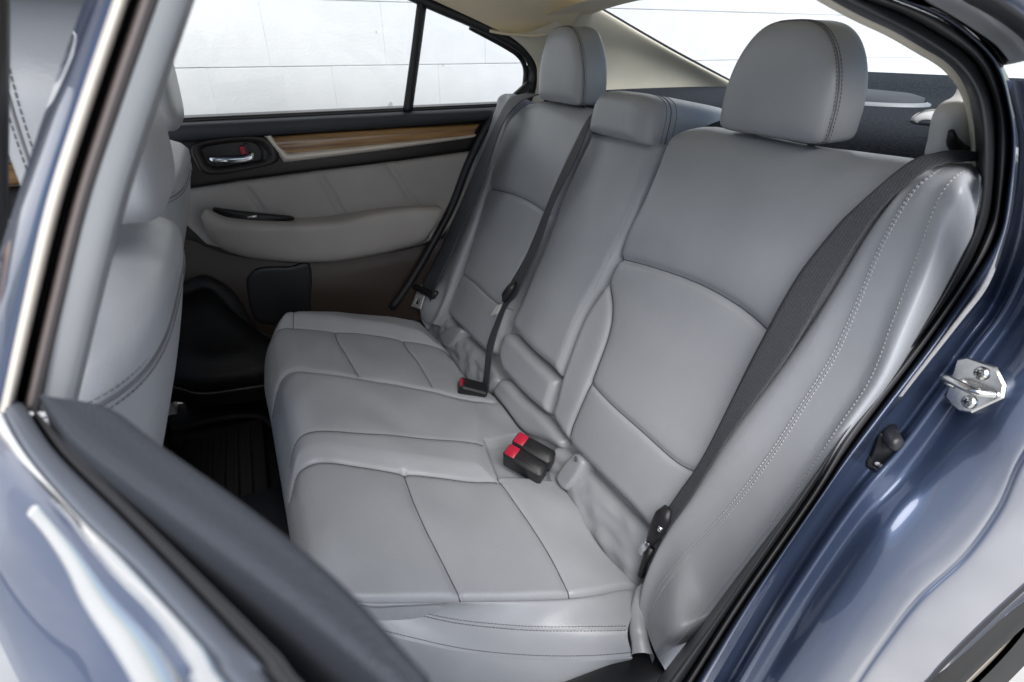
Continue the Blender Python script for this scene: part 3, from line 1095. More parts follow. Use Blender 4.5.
Ga = loftgrid([arm(aft, FX + .02), arm(aft, FX - .005), arm(at_, FX - .062), arm(arl, FX - .07), arm(arb, FX - .045), arm(aru, FX + .01), arm(aru, FX + .03)], 80, 6)
MB().grid(Ga).build('armrest', 'door_leather', fd, label='grey armrest with a window switch recess')
sw = [(213, 209), (225, 210.5), (245, 213), (270, 215.5), (291, 217.5), (294, 219), (285, 220.5), (262, 220), (240, 219), (226, 217), (216, 212.5)]
S = spline(np.array([on(u, v, (FX - .03, 0, .86), (1.0, 0, 0)) for u, v in sw]), 50, True)
cS = S.mean(0)
S2 = np.vstack([S, S[:1]])
MB().grid([S2 + (.02, 0, -.0), S2 + (-.016, 0, .003), np.repeat(cS[None] + (-.012, 0, .0), len(S2), 0)]).build('switch_panel', 'black', fd)
mb = MB()
mb.box(X(252, 216.5, FX - .048), (.004, 0, 0), (0, .012, 0), (0, 0, .003), .3)
mb.build('window_switch', 'steel', fd)
# lower door: brown skin, bin, speaker bulge
low_t = [(120, 228), (190, 240), (206, 247), (240, 257), (300, 263), (360, 258), (428, 244), (470, 225)]
low_b = [(120, 420), (180, 400), (205, 395), (240, 390), (300, 380), (360, 350), (420, 320), (470, 300)]
loft('lower_panel', [XS(low_t, FX + .02), XS([(a[0], a[1] * .7 + b[1] * .3) for a, b in zip(low_t, low_b)], FX + .01), XS(low_b, FX + .02)], 'brown', fd, 60, 6)
binp = np.array(dq([(246, 285), (250, 275), (262, 269), (290, 268), (310, 266), (312, 300), (306, 325), (262, 325), (250, 310)]))
Panel(binp, lambda P, h: np.stack([FX + .012 - h, P[:, 0], P[:, 1]], 1), .004, .012, [], None, .006).build('storage_bin', 'black', fd, skirt=.01)
sp_o = [(170, 292), (187, 281), (203, 275), (216, 279), (234, 292), (249, 316), (262, 332), (300, 345), (300, 380), (241, 388), (203, 392), (170, 386)]
sp_i = [(172, 304), (188, 294), (207, 289), (221, 302), (238, 315), (252, 325), (270, 345), (262, 362), (239, 369), (203, 373), (180, 367), (168, 350)]
O, I_ = spline(XS(sp_o, FX + .012), 90, True), spline(XS(sp_i, FX - .03), 90, True)
k = np.argmin(np.linalg.norm(I_ - O[0], axis=1))
I_ = np.roll(I_, -k, 0)
O2, I2 = np.vstack([O, O[:1]]), np.vstack([I_, I_[:1]])
c0 = I2.mean(0)
MB().grid([O2, O2 + (-.03, 0, 0), O2 * .45 + I2 * .55 + (-.012, 0, 0), I2, I2 + (.012, 0, 0), I2 * .5 + c0 * .5 + (.010, 0, 0), np.repeat(c0[None] + (.008, 0, 0), len(O2), 0)]).build('speaker_grille', 'grille', fd)
loft('lower_edge', [XS([(150, 380), (178, 386), (203, 391.5), (241, 387), (300, 378)], FX - .03), XS([(150, 383), (178, 389), (203, 394.5), (241, 390), (300, 381)], FX - .04), XS([(150, 398), (178, 402), (203, 406), (241, 403), (300, 395)], FX - .03)], 'dkbrown', fd, 40, 4)
# window: glass, rim, divider
gpoly = [(-60, -150), (120, -115), (300, -52), (418, 2), (480, 29), (520, 50), (530, 62), (533, 76), (528, 100), (500, 109), (300, 119), (100, 129), (-60, 140)]
P = np.array(XS(gpoly, FX + .03))
mesh('window', P, [tuple(range(len(P)))], 'glass', fd, smooth=False)
mb = MB()
rim = spline(XS([(-60, -156), (120, -120), (300, -57), (416, -2), (480, 26), (517, 46), (529, 58), (533.5, 72), (531, 90), (526, 108)], FX + .015), 100)
mb.tube(rim, .013, 10)
mb.build('window_frame', 'rubber', fd)
rim2 = spline(XS([(470, 27), (505, 46), (520, 57), (525.5, 70), (524, 88), (519, 104)], FX + .03), 60)
MB().tube(rim2, .008, 8).build('window_seal', 'black', fd)
loft('window_divider', [XS([(417, 2), (411, 50), (402.5, 112)], FX + .014), XS([(421.5, 3), (416, 50), (408.5, 112)], FX + .004), XS([(427, 5), (421, 50), (412.5, 112)], FX + .014)], 'black', fd, 20, 4, solid=.012)
MB().tube(spline(XS([(60, 128), (190, 121.3), (300, 116), (400, 111), (500, 106), (540, 104)], FX + .022), 40), .004, 6).build('glass_seal', 'black', fd)
# dark seal between door and bench
MB().tube(spline(XS([(530, 84), (512, 100), (492, 118), (470, 160), (452, 206), (430, 248), (410, 282), (392, 308)], FX - .005), 60), .013, 8).build('door_seal', 'black', fd)

# --- far front door (only a sliver shows)
ff = bpy.data.objects.new('front_door', None)
col.objects.link(ff)
ff.parent = car
ff.location = np.array([1.62, .8, .7]) - origin(car)
mb = MB()
mb.box((FX + .055, 1.05, .70), (.03, 0, 0), (0, .66, 0), (0, 0, .42))
mb.build('door_shell', 'door_leather', ff, smooth=False)
mb = MB()
mb.box((FX + .02, 1.05, 1.085), (.03, 0, 0), (0, .66, 0), (0, 0, .03), .4)
mb.build('door_sill_pad', 'pad', ff)
mb = MB()
mb.box((FX + .015, 1.05, 1.02), (.025, 0, 0), (0, .64, 0), (0, 0, .022), .3)
mb.build('wood_trim', 'wood', ff)
mb = MB()
mb.box((FX + .018, 1.05, .955), (.025, 0, 0), (0, .65, 0), (0, 0, .035), .3)
mb.build('trim_surround', 'dkbrown', ff)
# far centre pillar
mb = MB()
mb.box((FX + .03, .42, 1.0), (.035, 0, 0), (0, .06, 0), (0, 0, .42), .3)
mb.build('centre_pillar', 'creamp', car)

# --- roof lining and pillars
wr = XS([(-60, -165), (120, -128), (300, -64), (416, -8), (470, 17), (500, 31), (522, 38), (552, 52)], FX - .002)
wr = spline(wr, 40)
hz = 1.405
zr = np.array([max(hz, p[2] + .02) for p in wr])
r1 = np.array([[1.52, p[1], min(z, p[2] + .05)] for p, z in zip(wr, zr)])
r2 = np.array([[1.3, p[1], z + .012] for p, z in zip(wr, zr)])
r3 = np.array([[.96, p[1], z + .022] for p, z in zip(wr, zr)])
r4 = np.array([[.62, p[1], z + .012] for p, z in zip(wr, zr)])
r5 = np.array([[.42, p[1], z - .03] for p, z in zip(wr, zr)])
r6 = np.array([[.35, p[1], z - .06] for p, z in zip(wr, zr)])
loft('roof_lining', [wr, r1, r2, r3, r4, r5, r6], 'cream', car, 60, 6)
loft('roof_lining', [np.array([[x, y, z - .005] for x, z in ((1.56, 1.345), (1.3, 1.375), (.96, 1.385), (.62, 1.375), (.40, 1.33))]) for y, z in ((-.80, 1.395 - .02), (-.87, 1.395), (-.93, 1.40))], 'cream', car, 40, 5)
A_ = [(488, 28), (506, 34), (524, 47), (536, 62), (539, 76), (538, 92), (530, 116)]
Bm = [(520, 33.5), (535, 37), (555, 45), (580, 60), (600, 72), (620, 86), (640, 104)]
Bc = [(556, 20), (575, 30), (595, 38), (625, 50), (655, 63), (685, 78), (712, 96)]
Bq = [(573, -8), (590, 5.5), (610, 17), (640, 34.5), (670, 51.5), (698, 66.5), (735, 86)]
loft('pillar_trim', [XS(A_, 1.61), XS([(a + 4, b + 1) for a, b in A_], 1.585), XS(Bm, 1.55), XS(Bc, 1.50), XS(Bq, 1.45), XS([(a + 3, b - 1) for a, b in Bq], 1.47)], 'creamp', car, 60, 6, label='cream trim of the far rear pillar')
MB().tube(spline(XS([(576, -8), (592, 4.5), (612, 16), (642, 33.5), (672, 50.5), (700, 65.5), (735, 84)], 1.455), 60), .006, 8).build('window_seal', 'black', car)
# seam line where the headlining meets the pillar
MB().tube(spline(XS([(490, 31), (503, 33.5), (520, 35), (538, 35.5), (549, 32), (557, 22), (566, 6), (572, -8)], 1.535), 60), .0035, 8).build('lining_edge', 'cream', car)
# outer roof skin
mb = MB()
ry = np.linspace(.9, -.9, 12)
G = [[(x, y, z + .02 + .1 * min(1, max(0, (y + .85) / .6))) for y in ry] for x, z in ((1.66, 1.33), (1.56, 1.41), (1.3, 1.45), (.96, 1.46), (.62, 1.45), (.36, 1.41), (.285, 1.36))]
mb.grid(G)
mb.build('roof', 'paint', car)
# rear window glass
gl = [X(580, -4, 1.44), X(728, 82, 1.44), (.46, -1.9, 1.19), (.52, -.86, 1.385)]
g0 = np.array([[1.44, -.87, 1.385], [1.0, -.89, 1.40], [.5, -.87, 1.385]])
g1 = np.array([[1.46, -1.45, 1.175 + .04], [1.0, -1.6, 1.21], [.5, -1.45, 1.215]])
g2 = np.array([[1.46, -1.75, 1.10], [1.0, -1.93, 1.10], [.5, -1.75, 1.10]])
loft('rear_window', [g0, g1, g2], 'glass', car, 20, 6)
# parcel shelf
shz = 1.155
mb = MB()
ys = [-.80, -.84, -1.0, -1.3, -1.55, -1.66, -1.72, -1.84, -1.88]
zz = [1.06, 1.13, shz - .006, shz, shz, shz + .004, shz + .03, shz + .048, shz + .02]
xs = np.linspace(.40, 1.56, 24)
prof = spline(np.stack([ys, zz], 1), 50)
mb.grid([[(x, y, z) for x in xs] for y, z in prof])
ps = mb.build('parcel_shelf', 'shelf', car)
spk = np.array(Z(866, 104, shz))
q = np.linspace(0, 2 * pi, 60)
mb = MB()
ctr = np.array([.99, -1.40, shz])
rr = lambda f, z: np.stack([ctr[0] + .215 * f * np.cos(q), ctr[1] + .115 * f * np.sin(q), np.full_like(q, shz + z)], 1)
mb.grid([rr(1.0, -.005), rr(1.0, .004), rr(.95, .008)])
mb.build('speaker_ring', 'pad_light', ps)
mb = MB()
mb.grid([rr(.93, .004), rr(.92, .016), rr(.8, .022), rr(.4, .026), rr(0.001, .027)])
mb.build('speaker_cover', 'speaker', ps)
mb = MB()
c = Z(930, 124, shz)
q2 = np.linspace(0, pi, 14)
mb.grid([[c + np.array([.045 * cos(a) * f, .05 * (1 - f) - .02, .022 * sin(a) * f]) for a in q2] for f in (.4, .8, .97, 1.0, .96)])
mb.build('anchor_cover', 'whitep', ps, solid=.003)

# --- near rear pillar trim (pale plastic with belt slot)
ctrim = [(936, 160), (938, 140), (943, 116), (952, 104), (964, 97), (970, 84), (976, 60), (992, 80), (994, 130), (992, 175), (960, 172)]
PO = Panel(np.array([X(u, v, .40)[1:] for u, v in ctrim]), lambda P, h: np.stack([.40 - h, P[:, 0], P[:, 1]], 1), .015, .02, [], None, .004)
PO.build('pillar_trim', 'whitep', car, skirt=.012, label='pale plastic trim of the near rear pillar')
MB().tube([X(u, v, .386) for u, v in [(951, 131), (952, 140), (957, 149), (966, 155), (979, 157)]], [.003, .006, .009, .009, .009], 10).build('belt_slot', 'black', car)

# --- door opening: seal strips and painted flange, near side
SN = np.array([1, 0, -.14])


def S_(pts, x):
    return [on(u, v, (x, 0, .9), SN) for u, v in pts]


sa_ = [(790, -28), (818, -8), (842, 6), (865, 18), (895, 32), (921, 47), (950, 65), (968, 88), (976, 117), (979, 152), (978, 199), (968, 237), (935, 303), (886, 377), (827, 455), (784, 516), (717, 612), (684, 655), (650, 700)]
sb_ = [(835, -22), (850, -10), (868, 0), (895, 10), (921, 23), (956, 44), (971, 56), (982, 70), (994, 100), (998, 132), (995, 199), (986, 233), (964, 278), (914, 348), (849, 430), (850, 431), (811, 493), (737, 600), (691, 672), (664, 712)]
sb_ = [q for q in sb_ if q != (850, 431)]
sc_ = [(855, -22), (875, -10), (894, 0), (920, 10), (947, 23), (974, 44), (985, 56), (994, 70), (1003, 97), (1009, 141), (1003, 199), (995, 237), (968, 282), (923, 348), (854, 440), (815, 500), (744, 602), (698, 674), (672, 716)]
sd_ = [(875, -22), (893, -10), (905, -1), (935, 9), (958, 22), (982, 42), (996, 56), (1004, 70), (1011, 97), (1018, 141), (1014, 200), (1005, 241), (988, 286), (960, 323), (878, 428), (832, 486), (768, 582), (712, 676), (688, 716)]
mid = lambda a, b, t=.5: [(p[0] * (1 - t) + q_[0] * t, p[1] * (1 - t) + q_[1] * t) for p, q_ in zip(a, b)]


def rs(pts, n=60):
    return spline(np.array(pts, float), n)


ra, rb, rc, rd = rs(sa_), rs(sb_), rs(sc_), rs(sd_)
ws = bpy.data.objects.new('weatherstrip', None)
G = loftgrid([S_([(a - 5, b - 3) for a, b in sa_], .345), S_(ra - (3, 2), .325), S_(ra, .305), S_(ra * .8 + rb * .2, .288), S_(ra * .5 + rb * .5, .283), S_(ra * .15 + rb * .85, .29), S_(rb, .30)], 180, 5)
seal = MB().grid(G).build('weatherstrip', 'rubber', car)
G = loftgrid([S_(rb - (1, 1), .302), S_(rb, .290), S_(rb * .6 + rc * .4, .281), S_(rb * .2 + rc * .8, .281), S_(rc, .288), S_(rc + (1, 1), .30)], 180, 5)
MB().grid(G).build('weatherstrip_edge', 'sealg', car)
loft('inner_garnish', [S_([(a - 9, b + 2) for a, b in sa_[:11]], .35), S_([(a - 7, b + 4) for a, b in sa_[:11]], .335), S_([(a + 5, b - 4) for a, b in sa_[:11]], .325)], 'creamp', car, 60, 4)
# body: flange, jamb, shut edge, outer quarter panel, arch lip
low = slice(8, None)
Fq = rd[int(60 * .36):]
F0 = S_(rc, .296)
flange = loft('door_flange', [S_(rc, .298), S_(rc * .8 + rd * .2, .279), S_(rc * .4 + rd * .6, .270), S_(rd, .276), S_(rd + (3, 3), .282)], 'paint', car, 120, 5)
CR = np.array([(1128, 90), (1136, 210), (1122, 310), (1090, 375), (1052, 415), (1020, 462), (999, 508), (965, 555), (919, 598), (886, 640), (857, 682), (826, 735)], float)
FR = np.array([(1006, 80), (1018, 141), (1014, 200), (1005, 241), (988, 286), (960, 323), (915, 380), (878, 428), (832, 486), (768, 582), (712, 676), (680, 730)], float)
jb = lambda w, x: XS(FR * (1 - w) + CR * w, x)
J0, J1, J2, J3, J3b, J4, J4b, J5 = jb(0, .272), jb(.07, .271), jb(.15, .262), jb(.21, .247), jb(.33, .2365), jb(.52, .208), jb(.74, .184), jb(.93, .170)
J6 = XS(CR, .168)
J7 = XS(CR + (7, 5), .163)
J8 = XS(CR + (26, 19), .158)
J9 = [X(u, v, .150) for u, v in [(1190, 150), (1185, 280), (1172, 390), (1150, 460), (1110, 510), (1072, 552), (1036, 588), (1004, 614), (970, 645), (946, 666), (924, 686), (885, 740)]]
J10 = [p + np.array([.004, -.006, -.003]) for p in J9]
J11 = [p + np.array([.03, -.004, 0]) for p in J10]
QG = loft('quarter_panel', [J0, J1, J2, J3, J3b, J4, J4b, J5, J6, J7, J8, J9, J10, J11], 'paint', car, 140, 7, idx=True)
from mathutils.bvhtree import BVHTree
from mathutils import Vector, Matrix
qb = MB().grid(QG)
qtree = BVHTree.FromPolygons([Vector(p) for p in qb.V], qb.F)


def qhit(u, v):
    r_ = qtree.ray_cast(Vector(EYE), Vector(ray(u, v)).normalized())
    n_ = np.array(r_[1])
    return np.array(r_[0]), (n_ if n_ @ ray(u, v) < 0 else -n_)


# top corner strips: gutters and roof edge
T0 = [(875, -22), (905, -1), (935, 9), (958, 22), (982, 42), (1000, 66)]
T1 = [(900, -20), (927, 0), (950, 14), (972, 28), (996, 45), (1012, 64)]
T2 = [(935, -20), (962, 0), (982, 11), (1003, 24), (1024, 41), (1038, 58)]
T3 = [(978, -20), (1003, 0), (1016, 9), (1032, 22), (1050, 40), (1064, 56)]
loft('gutter_seal', [S_(T0, .285), S_(mid(T0, T1, .3), .295), S_(mid(T0, T1, .7), .29), S_(T1, .262)], 'rubber', car, 50, 4)
loft('roof_gutter', [S_(T1, .262), S_(mid(T1, T2, .3), .255), S_(mid(T1, T2, .7), .245), S_(T2, .24)], 'frame_grey', car, 50, 4)
loft('gutter_seal', [S_(T2, .24), S_(mid(T2, T3, .3), .232), S_(mid(T2, T3, .7), .225), S_(T3, .222)], 'rubber', car, 50, 4)
loft('roof_edge', [S_(T3, .222), S_([(a + 20, b - 12) for a, b in T3], .215), S_([(a + 60, b - 40) for a, b in T3], .22)], 'paint', car, 50, 4)
# striker
sk = bpy.data.objects.new('door_striker', None)


def jamb_frame(u, v, x):
    p = X(u, v, x)
    return p


pts = [(952, 405), (946, 397), (958, 359), (968, 357), (997, 367), (1006, 385), (1004, 398), (972, 413), (960, 411)]
hits = np.array([qhit(*q_)[0] for q_ in pts])
_, _, vt = np.linalg.svd(hits - hits.mean(0))
nP = vt[2] if vt[2] @ ray(976, 385) < 0 else -vt[2]
lift = ((hits - hits.mean(0)) @ nP).max() + .002
SP = hits.mean(0) + nP * lift
PL = np.array([on(u, v, SP, nP) for u, v in pts])
R1 = np.vstack([PL, PL[:1]])
c = PL.mean(0)
sko = MB().grid([np.vstack([hits, hits[:1]]) - nP * .002, R1, c + (R1 - c) * .94 + nP * .002, np.repeat((c + nP * .002)[None], len(R1), 0)]).build('door_striker', 'steel', car, angle=25)
sp0 = lambda u, v, k: on(u, v, SP, nP) + nP * k
MB().tube(spline([sp0(956, 385, .002), sp0(954, 382, .012), sp0(960, 380, .020), sp0(975, 387, .021), sp0(989, 394, .018), sp0(996, 395, .002)], 40), .0045, 10).build('striker_loop', 'steel', sko)
for u, v in ((983.5, 373.5), (971, 402)):
    mb = MB()
    mb.tube([sp0(u, v, .002), sp0(u, v, .004), sp0(u, v, .0065), sp0(u, v, .008)], [.0078, .0078, .0062, .003], 18)
    scw = mb.build('screw', 'steel', sko, angle=30)
    mb = MB()
    e1 = np.cross(nP, (0, 0, 1))
    e1 /= np.linalg.norm(e1)
    e2 = np.cross(nP, e1)
    for ee, e_ in ((e1 + .4 * e2, e2), (e2 - .4 * e1, e1)):
        ee = ee / np.linalg.norm(ee)
        o_ = np.cross(nP, ee)
        mb.box(sp0(u, v, .0077), ee * .0034, o_ * .0009, nP * .0008)
    mb.build('screw_slot', 'black', sko, smooth=False)
# rubber bump stop
BPt, bn = qhit(884, 450)
bn = np.array([-.62, .70, .1])
bn /= np.linalg.norm(bn)
BPt = BPt + bn * .011
bp_ = lambda u, v, k=0: on(u, v, BPt, bn) + bn * k
mb = MB()
a, b = bp_(889, 438), bp_(879, 464)
mb.tube([bp_(891, 437, -.02), bp_(891, 437, .006), bp_(893, 438, .016), bp_(895, 438, .019)], [.011, .0105, .0095, .006], 18)
dirv = (b - a) / np.linalg.norm(b - a)
sdv = np.cross(dirv, bn)
mb.box((a * .6 + b * .4), dirv * .020, sdv * .0115, bn * .004, .4)
mb.tube(np.array([bp_(877, 463, 0) + .0085 * (cos(t) * dirv + sin(t) * sdv) for t in np.linspace(0, 2 * pi, 24)]), .004, 8, cap=False)
mb.tube([bp_(877, 463, -.02), bp_(877, 463, .0)], .009, 16)
rb_ = mb.build('rubber_bumper', 'rubber', car)
mb = MB()
mb.tube([bp_(877, 463, .0), bp_(877, 463, .003)], .003, 12)
mb.build('rivet', 'whitep', rb_)
# rest of the rear body: fenders, roof pillars and boot lid, out of the picture but there
yy = np.array([-.82, -.9, -1.0, -1.1, -1.25, -1.4, -1.5, -1.6, -1.7, -1.9, -2.2, -2.45])
zl = np.array([.88, .78, .68, .60, .53, .60, .68, .78, .45, .40, .40, .45])
zr_ = np.interp(-yy, [.82, 1.08, 1.45, 1.75, 2.45], [1.40, 1.31, 1.18, 1.085, 1.06])


def body_section(y, a, z, flip):
    P = np.array([(.135, a), (.12, max(a + .03, .88)), (.15, 1.02), (.19, 1.07), (.19 + .08 * max(0, (z - 1.08)) / .3, 1.07 + (z - 1.07) * .5), (.31, z - .012), (.38, z)])
    x = 1.91 - P[:, 0] if flip else P[:, 0]
    return np.stack([x, np.full(len(P), y), P[:, 1]], 1)


for flip in (False, True):
    MB().grid(loftgrid([body_section(*q_, flip) for q_ in zip(yy, zl, zr_)], 40, 4, False, True)).build('rear_fender', 'paint', car)
loft('boot_lid', [np.array([[x, y, z] for x in np.linspace(.34, 1.57, 12)]) for y, z in ((-1.74, 1.09), (-1.95, 1.085), (-2.3, 1.07), (-2.45, 1.04), (-2.5, .9), (-2.5, .4))], 'paint', car, 40, 4)
# wheel and arch liner
mb = MB()
q = np.linspace(0, 2 * pi, 80)
wc = np.array([.225, -1.25, .03])
prof = [(.165, -.07), (.30, -.095), (.325, -.09), (.342, -.06), (.345, 0), (.342, .06), (.325, .09), (.30, .095), (.165, .07)]
mb.grid([[wc + np.array([d, r * cos(a), r * sin(a)]) for a in q] for r, d in prof])
wh = bpy.data.objects.new('wheel', None)
col.objects.link(wh)
wh.parent = car
wh.location = wc - origin(car)
mb.build('tyre', 'tyre', wh)
mb = MB()
mb.grid([[wc + np.array([d, r * cos(a), r * sin(a)]) for a in q] for r, d in ((.17, .08), (.17, -.06), (.15, -.05), (.06, -.03), (.001, -.035))])
mb.build('rim', 'silver', wh)
mb = MB()
q3 = np.linspace(-.15, pi + .15, 50)
mb.grid([[wc + np.array([d, r_ * cos(a), r_ * sin(a)]) for a in q3] for d, r_ in ((-.078, .455), (-.06, .475), (.2, .475))])
mb.build('arch_liner', 'liner', car, solid=.004)
# sill along the bottom of the opening
mb = MB()
mb.box((.27, .12, .36), (.05, 0, 0), (0, .6, 0), (0, 0, .05), .5)
mb.build('sill', 'paint', car)
mb = MB()
mb.box((.335, .1, .385), (.04, 0, 0), (0, .6, 0), (0, 0, .035), .4)
mb.build('sill_trim', 'black', car)

# --- near rear door, swung open
nd = bpy.data.objects.new('rear_door', None)
col.objects.link(nd)
nd.parent = car
nd.location = np.array([.3, .13, .8]) - origin(car)
nd['label'] = 'open near rear door with its window lowered'
e = np.array([.842, .539, 0])
no = np.array([-.539, .842, 0])
ZT = 1.12
tdir = lambda Q: (Q[-1] - Q[-2]) / np.linalg.norm(Q[-1] - Q[-2]) * .5 - e * .5


def strip(name, left, right, zl, zr, mat, up=.006, n=60, extra_l=None, extra_r=None):
    L, R = np.array(ZS(left, zl)), np.array(ZS(right, zr))
    L, R = spline(np.vstack([L, L[-1] + tdir(L) * .42]), 60), spline(np.vstack([R, R[-1] + tdir(R) * .42]), 60)
    cs = []
    if extra_l is not None:
        cs.append(L + extra_l)
    cs += [L, L * .8 + R * .2 + (0, 0, up), L * .2 + R * .8 + (0, 0, up), R]
    if extra_r is not None:
        cs.append(R + extra_r)
    return loft(name, cs, mat, nd, n, 5)


pad_l = [(42, 404), (55, 424), (80, 455), (167, 522), (267, 598), (340, 658), (420, 728), (520, 820)]
pad_r = [(60, 404.5), (85, 405), (118, 414), (160, 446), (250, 510), (340, 583), (430, 681), (560, 830)]
Lp, Rp = np.array(ZS(pad_l, ZT - .004)), np.array(ZS(pad_r, ZT))
Lp, Rp = spline(np.vstack([Lp, Lp[-1] + tdir(Lp) * .42]), 90), spline(np.vstack([Rp, Rp[-1] + tdir(Rp) * .42]), 90)
loft('door_trim_pad', [Lp + (0, 0, -.04) + no * .004, Lp, Lp * .82 + Rp * .18 + (0, 0, .006), Lp * .4 + Rp * .6 + (0, 0, .005), Rp * .93 + Lp * .07 + (0, 0, .003), Rp - (0, 0, .004), Rp - no * .004 - (0, 0, .05), Rp - no * .012 - (0, 0, .2)], 'pad', nd, 90, 6)
bl = [(36, 412), (75, 455), (150, 528), (250, 627), (300, 678), (380, 760)]
kl = [(31, 408), (63, 455), (133, 525), (233, 630), (277, 680), (350, 760)]
sl = [(0, 404), (27, 455), (83, 522), (133, 568), (173, 612), (227, 672), (300, 760)]
ml = [(-25, 404), (13, 455), (67, 518), (110, 572), (157, 620), (200, 682), (250, 760)]
strip('glass_channel', bl, [(45, 408)] + pad_l[2:7], ZT - .02, ZT - .02, 'black', -.012, extra_r=np.array([0, 0, -.03]))
strip('channel_lip', kl, bl, ZT - .008, ZT - .010, 'sealg', .003, extra_l=np.array([0, 0, -.03]), extra_r=np.array([0, 0, -.03]))
strip('belt_seal', [(p[0] - 4, p[1] + 1) for p in kl], kl, ZT - .012, ZT - .012, 'black', -.004)
strip('belt_moulding', sl, [(p[0] - 4, p[1] + 1) for p in kl], ZT - .004, ZT - .006, 'moulding', .004, extra_r=np.array([0, 0, -.02]))
strip('chrome_moulding', ml, sl, ZT - .012, ZT - .004, 'chrome', .003)
K0 = np.array(ZS(ml, ZT - .013))
K0 = spline(np.vstack([K0, K0[-1] + tdir(K0) * .42]), 80)
loft('door_skin', [K0 + (0, 0, .0), K0 + no * .004 + (0, 0, -.012), K0 + no * .016 + (0, 0, -.035), K0 + no * .034 + (0, 0, -.08), K0 + no * .048 + (0, 0, -.15), K0 + no * .055 + (0, 0, -.28), K0 + no * .045 + (0, 0, -.5), K0 + no * .0 + (0, 0, -.75)], 'paint_glare_cut', nd, 80, 6)
hr = [(42, 487), (67, 511), (100, 554), (133, 594), (163, 622), (182, 650), (196, 690), (215, 740)]
hl = [(31, 496), (46, 508), (66, 530), (84, 556), (98, 588), (127, 635), (157, 682), (185, 740)]
Hl, Hr = spline(ZS(hl, ZT - .042), 60), spline(ZS(hr, ZT - .022), 60)
kk = np.clip(np.linspace(0, 1, 60) * 12, 0, 1)[:, None] ** .5
loft('door_handle', [Hl - no * .012, Hl, Hl * .85 + Hr * .15 + no * .007 * kk, Hl * .5 + Hr * .5 + no * .009 * kk, Hl * .12 + Hr * .88 + no * .006 * kk, Hr, Hr - no * .01], 'bright', nd, 80, 5, label='bright exterior handle on the open door')
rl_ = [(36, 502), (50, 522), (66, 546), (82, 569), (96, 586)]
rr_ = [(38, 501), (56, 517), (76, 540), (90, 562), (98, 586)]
loft('handle_recess_shade', [spline(ZS(rl_, ZT - .05), 30) + no * .004, (spline(ZS(rl_, ZT - .05), 30) + spline(ZS(rr_, ZT - .045), 30)) / 2 + no * .001, spline(ZS(rr_, ZT - .045), 30) + no * .002], 'black', nd, 40, 4)  # black patch laid in as the shade of the handle hollow
# inner skin of the open door
loft('door_trim', [Rp - no * .006 - (0, 0, .06), Rp - no * .012 - (0, 0, .25), Rp - no * .03 - (0, 0, .5), Rp - no * .01 - (0, 0, .75)], 'door_leather', nd, 60, 4)
# front upright of the window frame
UPt = np.array([.31, .14, 1.12])
UN = np.array([.842, .539, .30])


def U_(us, off=0.0, extra=None):
    # us: u at v = -60, 0, 200, 400, 412
    vs = (-60, 0, 100, 200, 300, 400, 412)
    full = [us[0] + (us[0] - us[1]) * .3, us[0], (us[0] + us[1]) / 2 - 1, us[1], (us[1] + us[2]) / 2 - 1, us[2], us[2] - 3]
    return spline([on(u, v, UPt + e * off, UN) for u, v in zip(full, vs)], 40)


u0, u1, u2, u3, u4, u5, u6 = (84, 16, -45), (113, 47, 2), (129, 63, 15.5), (138, 73, 25), (158, 89, 41), (190, 123, 74), (195, 128, 78)
mixu = lambda a, b, t: tuple(p * (1 - t) + q_ * t for p, q_ in zip(a, b))
loft('window_frame', [U_(u0, .05), U_(mixu(u0, u1, .35), .02), U_(mixu(u0, u1, .75), .004), U_(u1, .0)], 'paint', nd, 40, 5, label='blue painted upright of the open door')
loft('frame_trim', [U_(u1, .0), U_(mixu(u1, u2, .3), -.004), U_(mixu(u1, u2, .8), -.004), U_(u2, .004)], 'silver', nd, 40, 4)
loft('glass_run', [U_(u2, .004), U_(mixu(u2, u3, .3), .02), U_(mixu(u2, u3, .7), .02), U_(u3, .004)], 'black', nd, 40, 4)
loft('run_lip', [U_(u3, .004), U_(mixu(u3, u4, .25), -.004), U_(mixu(u3, u4, .7), -.005), U_(u4, .0)], 'frame_brown', nd, 40, 4)
loft('frame_cover', [U_(u4, .0), U_(mixu(u4, u5, .1), -.002), U_(mixu(u4, u5, .85), -.001), U_(u5, .002), U_(u6, .010), U_(u6, .03)], 'frame_grey', nd, 40, 5)
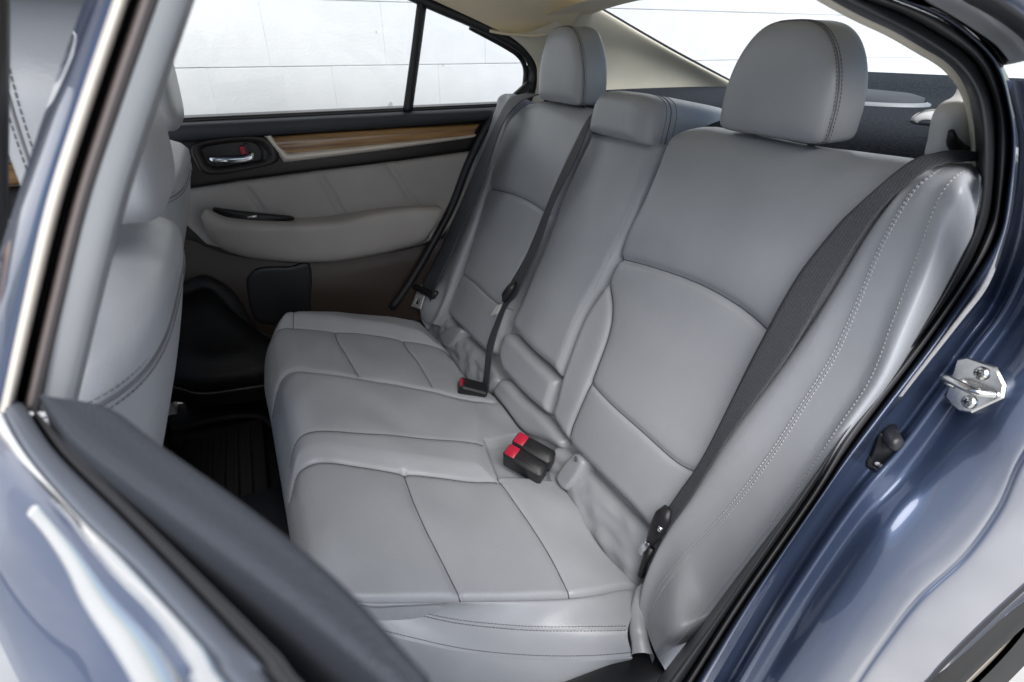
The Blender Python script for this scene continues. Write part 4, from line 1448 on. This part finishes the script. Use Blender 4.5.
# near front door frame, a dark post at the picture's left edge
mb = MB()
a, b = on(-14, -60, (.33, .26, 1), (.8, .6, 0)), on(-15, 330, (.33, .26, 1), (.8, .6, 0))
mb.tube([a, b], .010, 12)
mb.build('centre_pillar', 'rubber', car)

# ------------------------------------------------------------------ light
w = bpy.data.worlds.new('World')
scn.world = w
w.use_nodes = True
nt = w.node_tree
bg = nt.nodes['Background']
sky = nt.nodes.new('ShaderNodeTexSky')
sky.sky_type = 'NISHITA'
sky.sun_disc = False
SUN_EL, SUN_AZ = radians(50), radians(286)      # azimuth measured from +Y clockwise
sky.sun_elevation = SUN_EL
sky.sun_rotation = SUN_AZ
sky.air_density = 1.0
sky.dust_density = 1.5
nt.links.new(sky.outputs[0], bg.inputs[0])
bg.inputs[1].default_value = .15
sd = bpy.data.lights.new('sun', 'SUN')
sd.energy = 5.0
sd.angle = radians(55)
sd.color = (1, .985, .96)
so = bpy.data.objects.new('sun', sd)
col.objects.link(so)
from mathutils import Vector
dv = Vector((sin(SUN_AZ) * cos(SUN_EL), cos(SUN_AZ) * cos(SUN_EL), sin(SUN_EL)))
so.rotation_euler = dv.to_track_quat('Z', 'Y').to_euler()

# ------------------------------------------------------------------ camera
cd = bpy.data.cameras.new('camera')
cd.sensor_width = 36
cd.lens = FOC / 1024 * 36
cd.clip_start = .01
cd.clip_end = 500
cd.dof.use_dof = True
cd.dof.focus_distance = .95
cd.dof.aperture_fstop = 5.6
co = bpy.data.objects.new('camera', cd)
col.objects.link(co)
from mathutils import Matrix
Rm = Matrix(((RT[0], UP[0], -FW[0]), (RT[1], UP[1], -FW[1]), (RT[2], UP[2], -FW[2])))
co.matrix_world = Matrix.Translation(Vector(EYE)) @ Rm.to_4x4()
scn.camera = co
scn.view_settings.view_transform = 'Standard'
scn.view_settings.look = 'None'
scn.view_settings.exposure = 0
scn.cycles.use_denoising = True
scn.cycles.max_bounces = 10
scn.cycles.diffuse_bounces = 6
scn.cycles.transparent_max_bounces = 12
scn.cycles.sample_clamp_indirect = 6
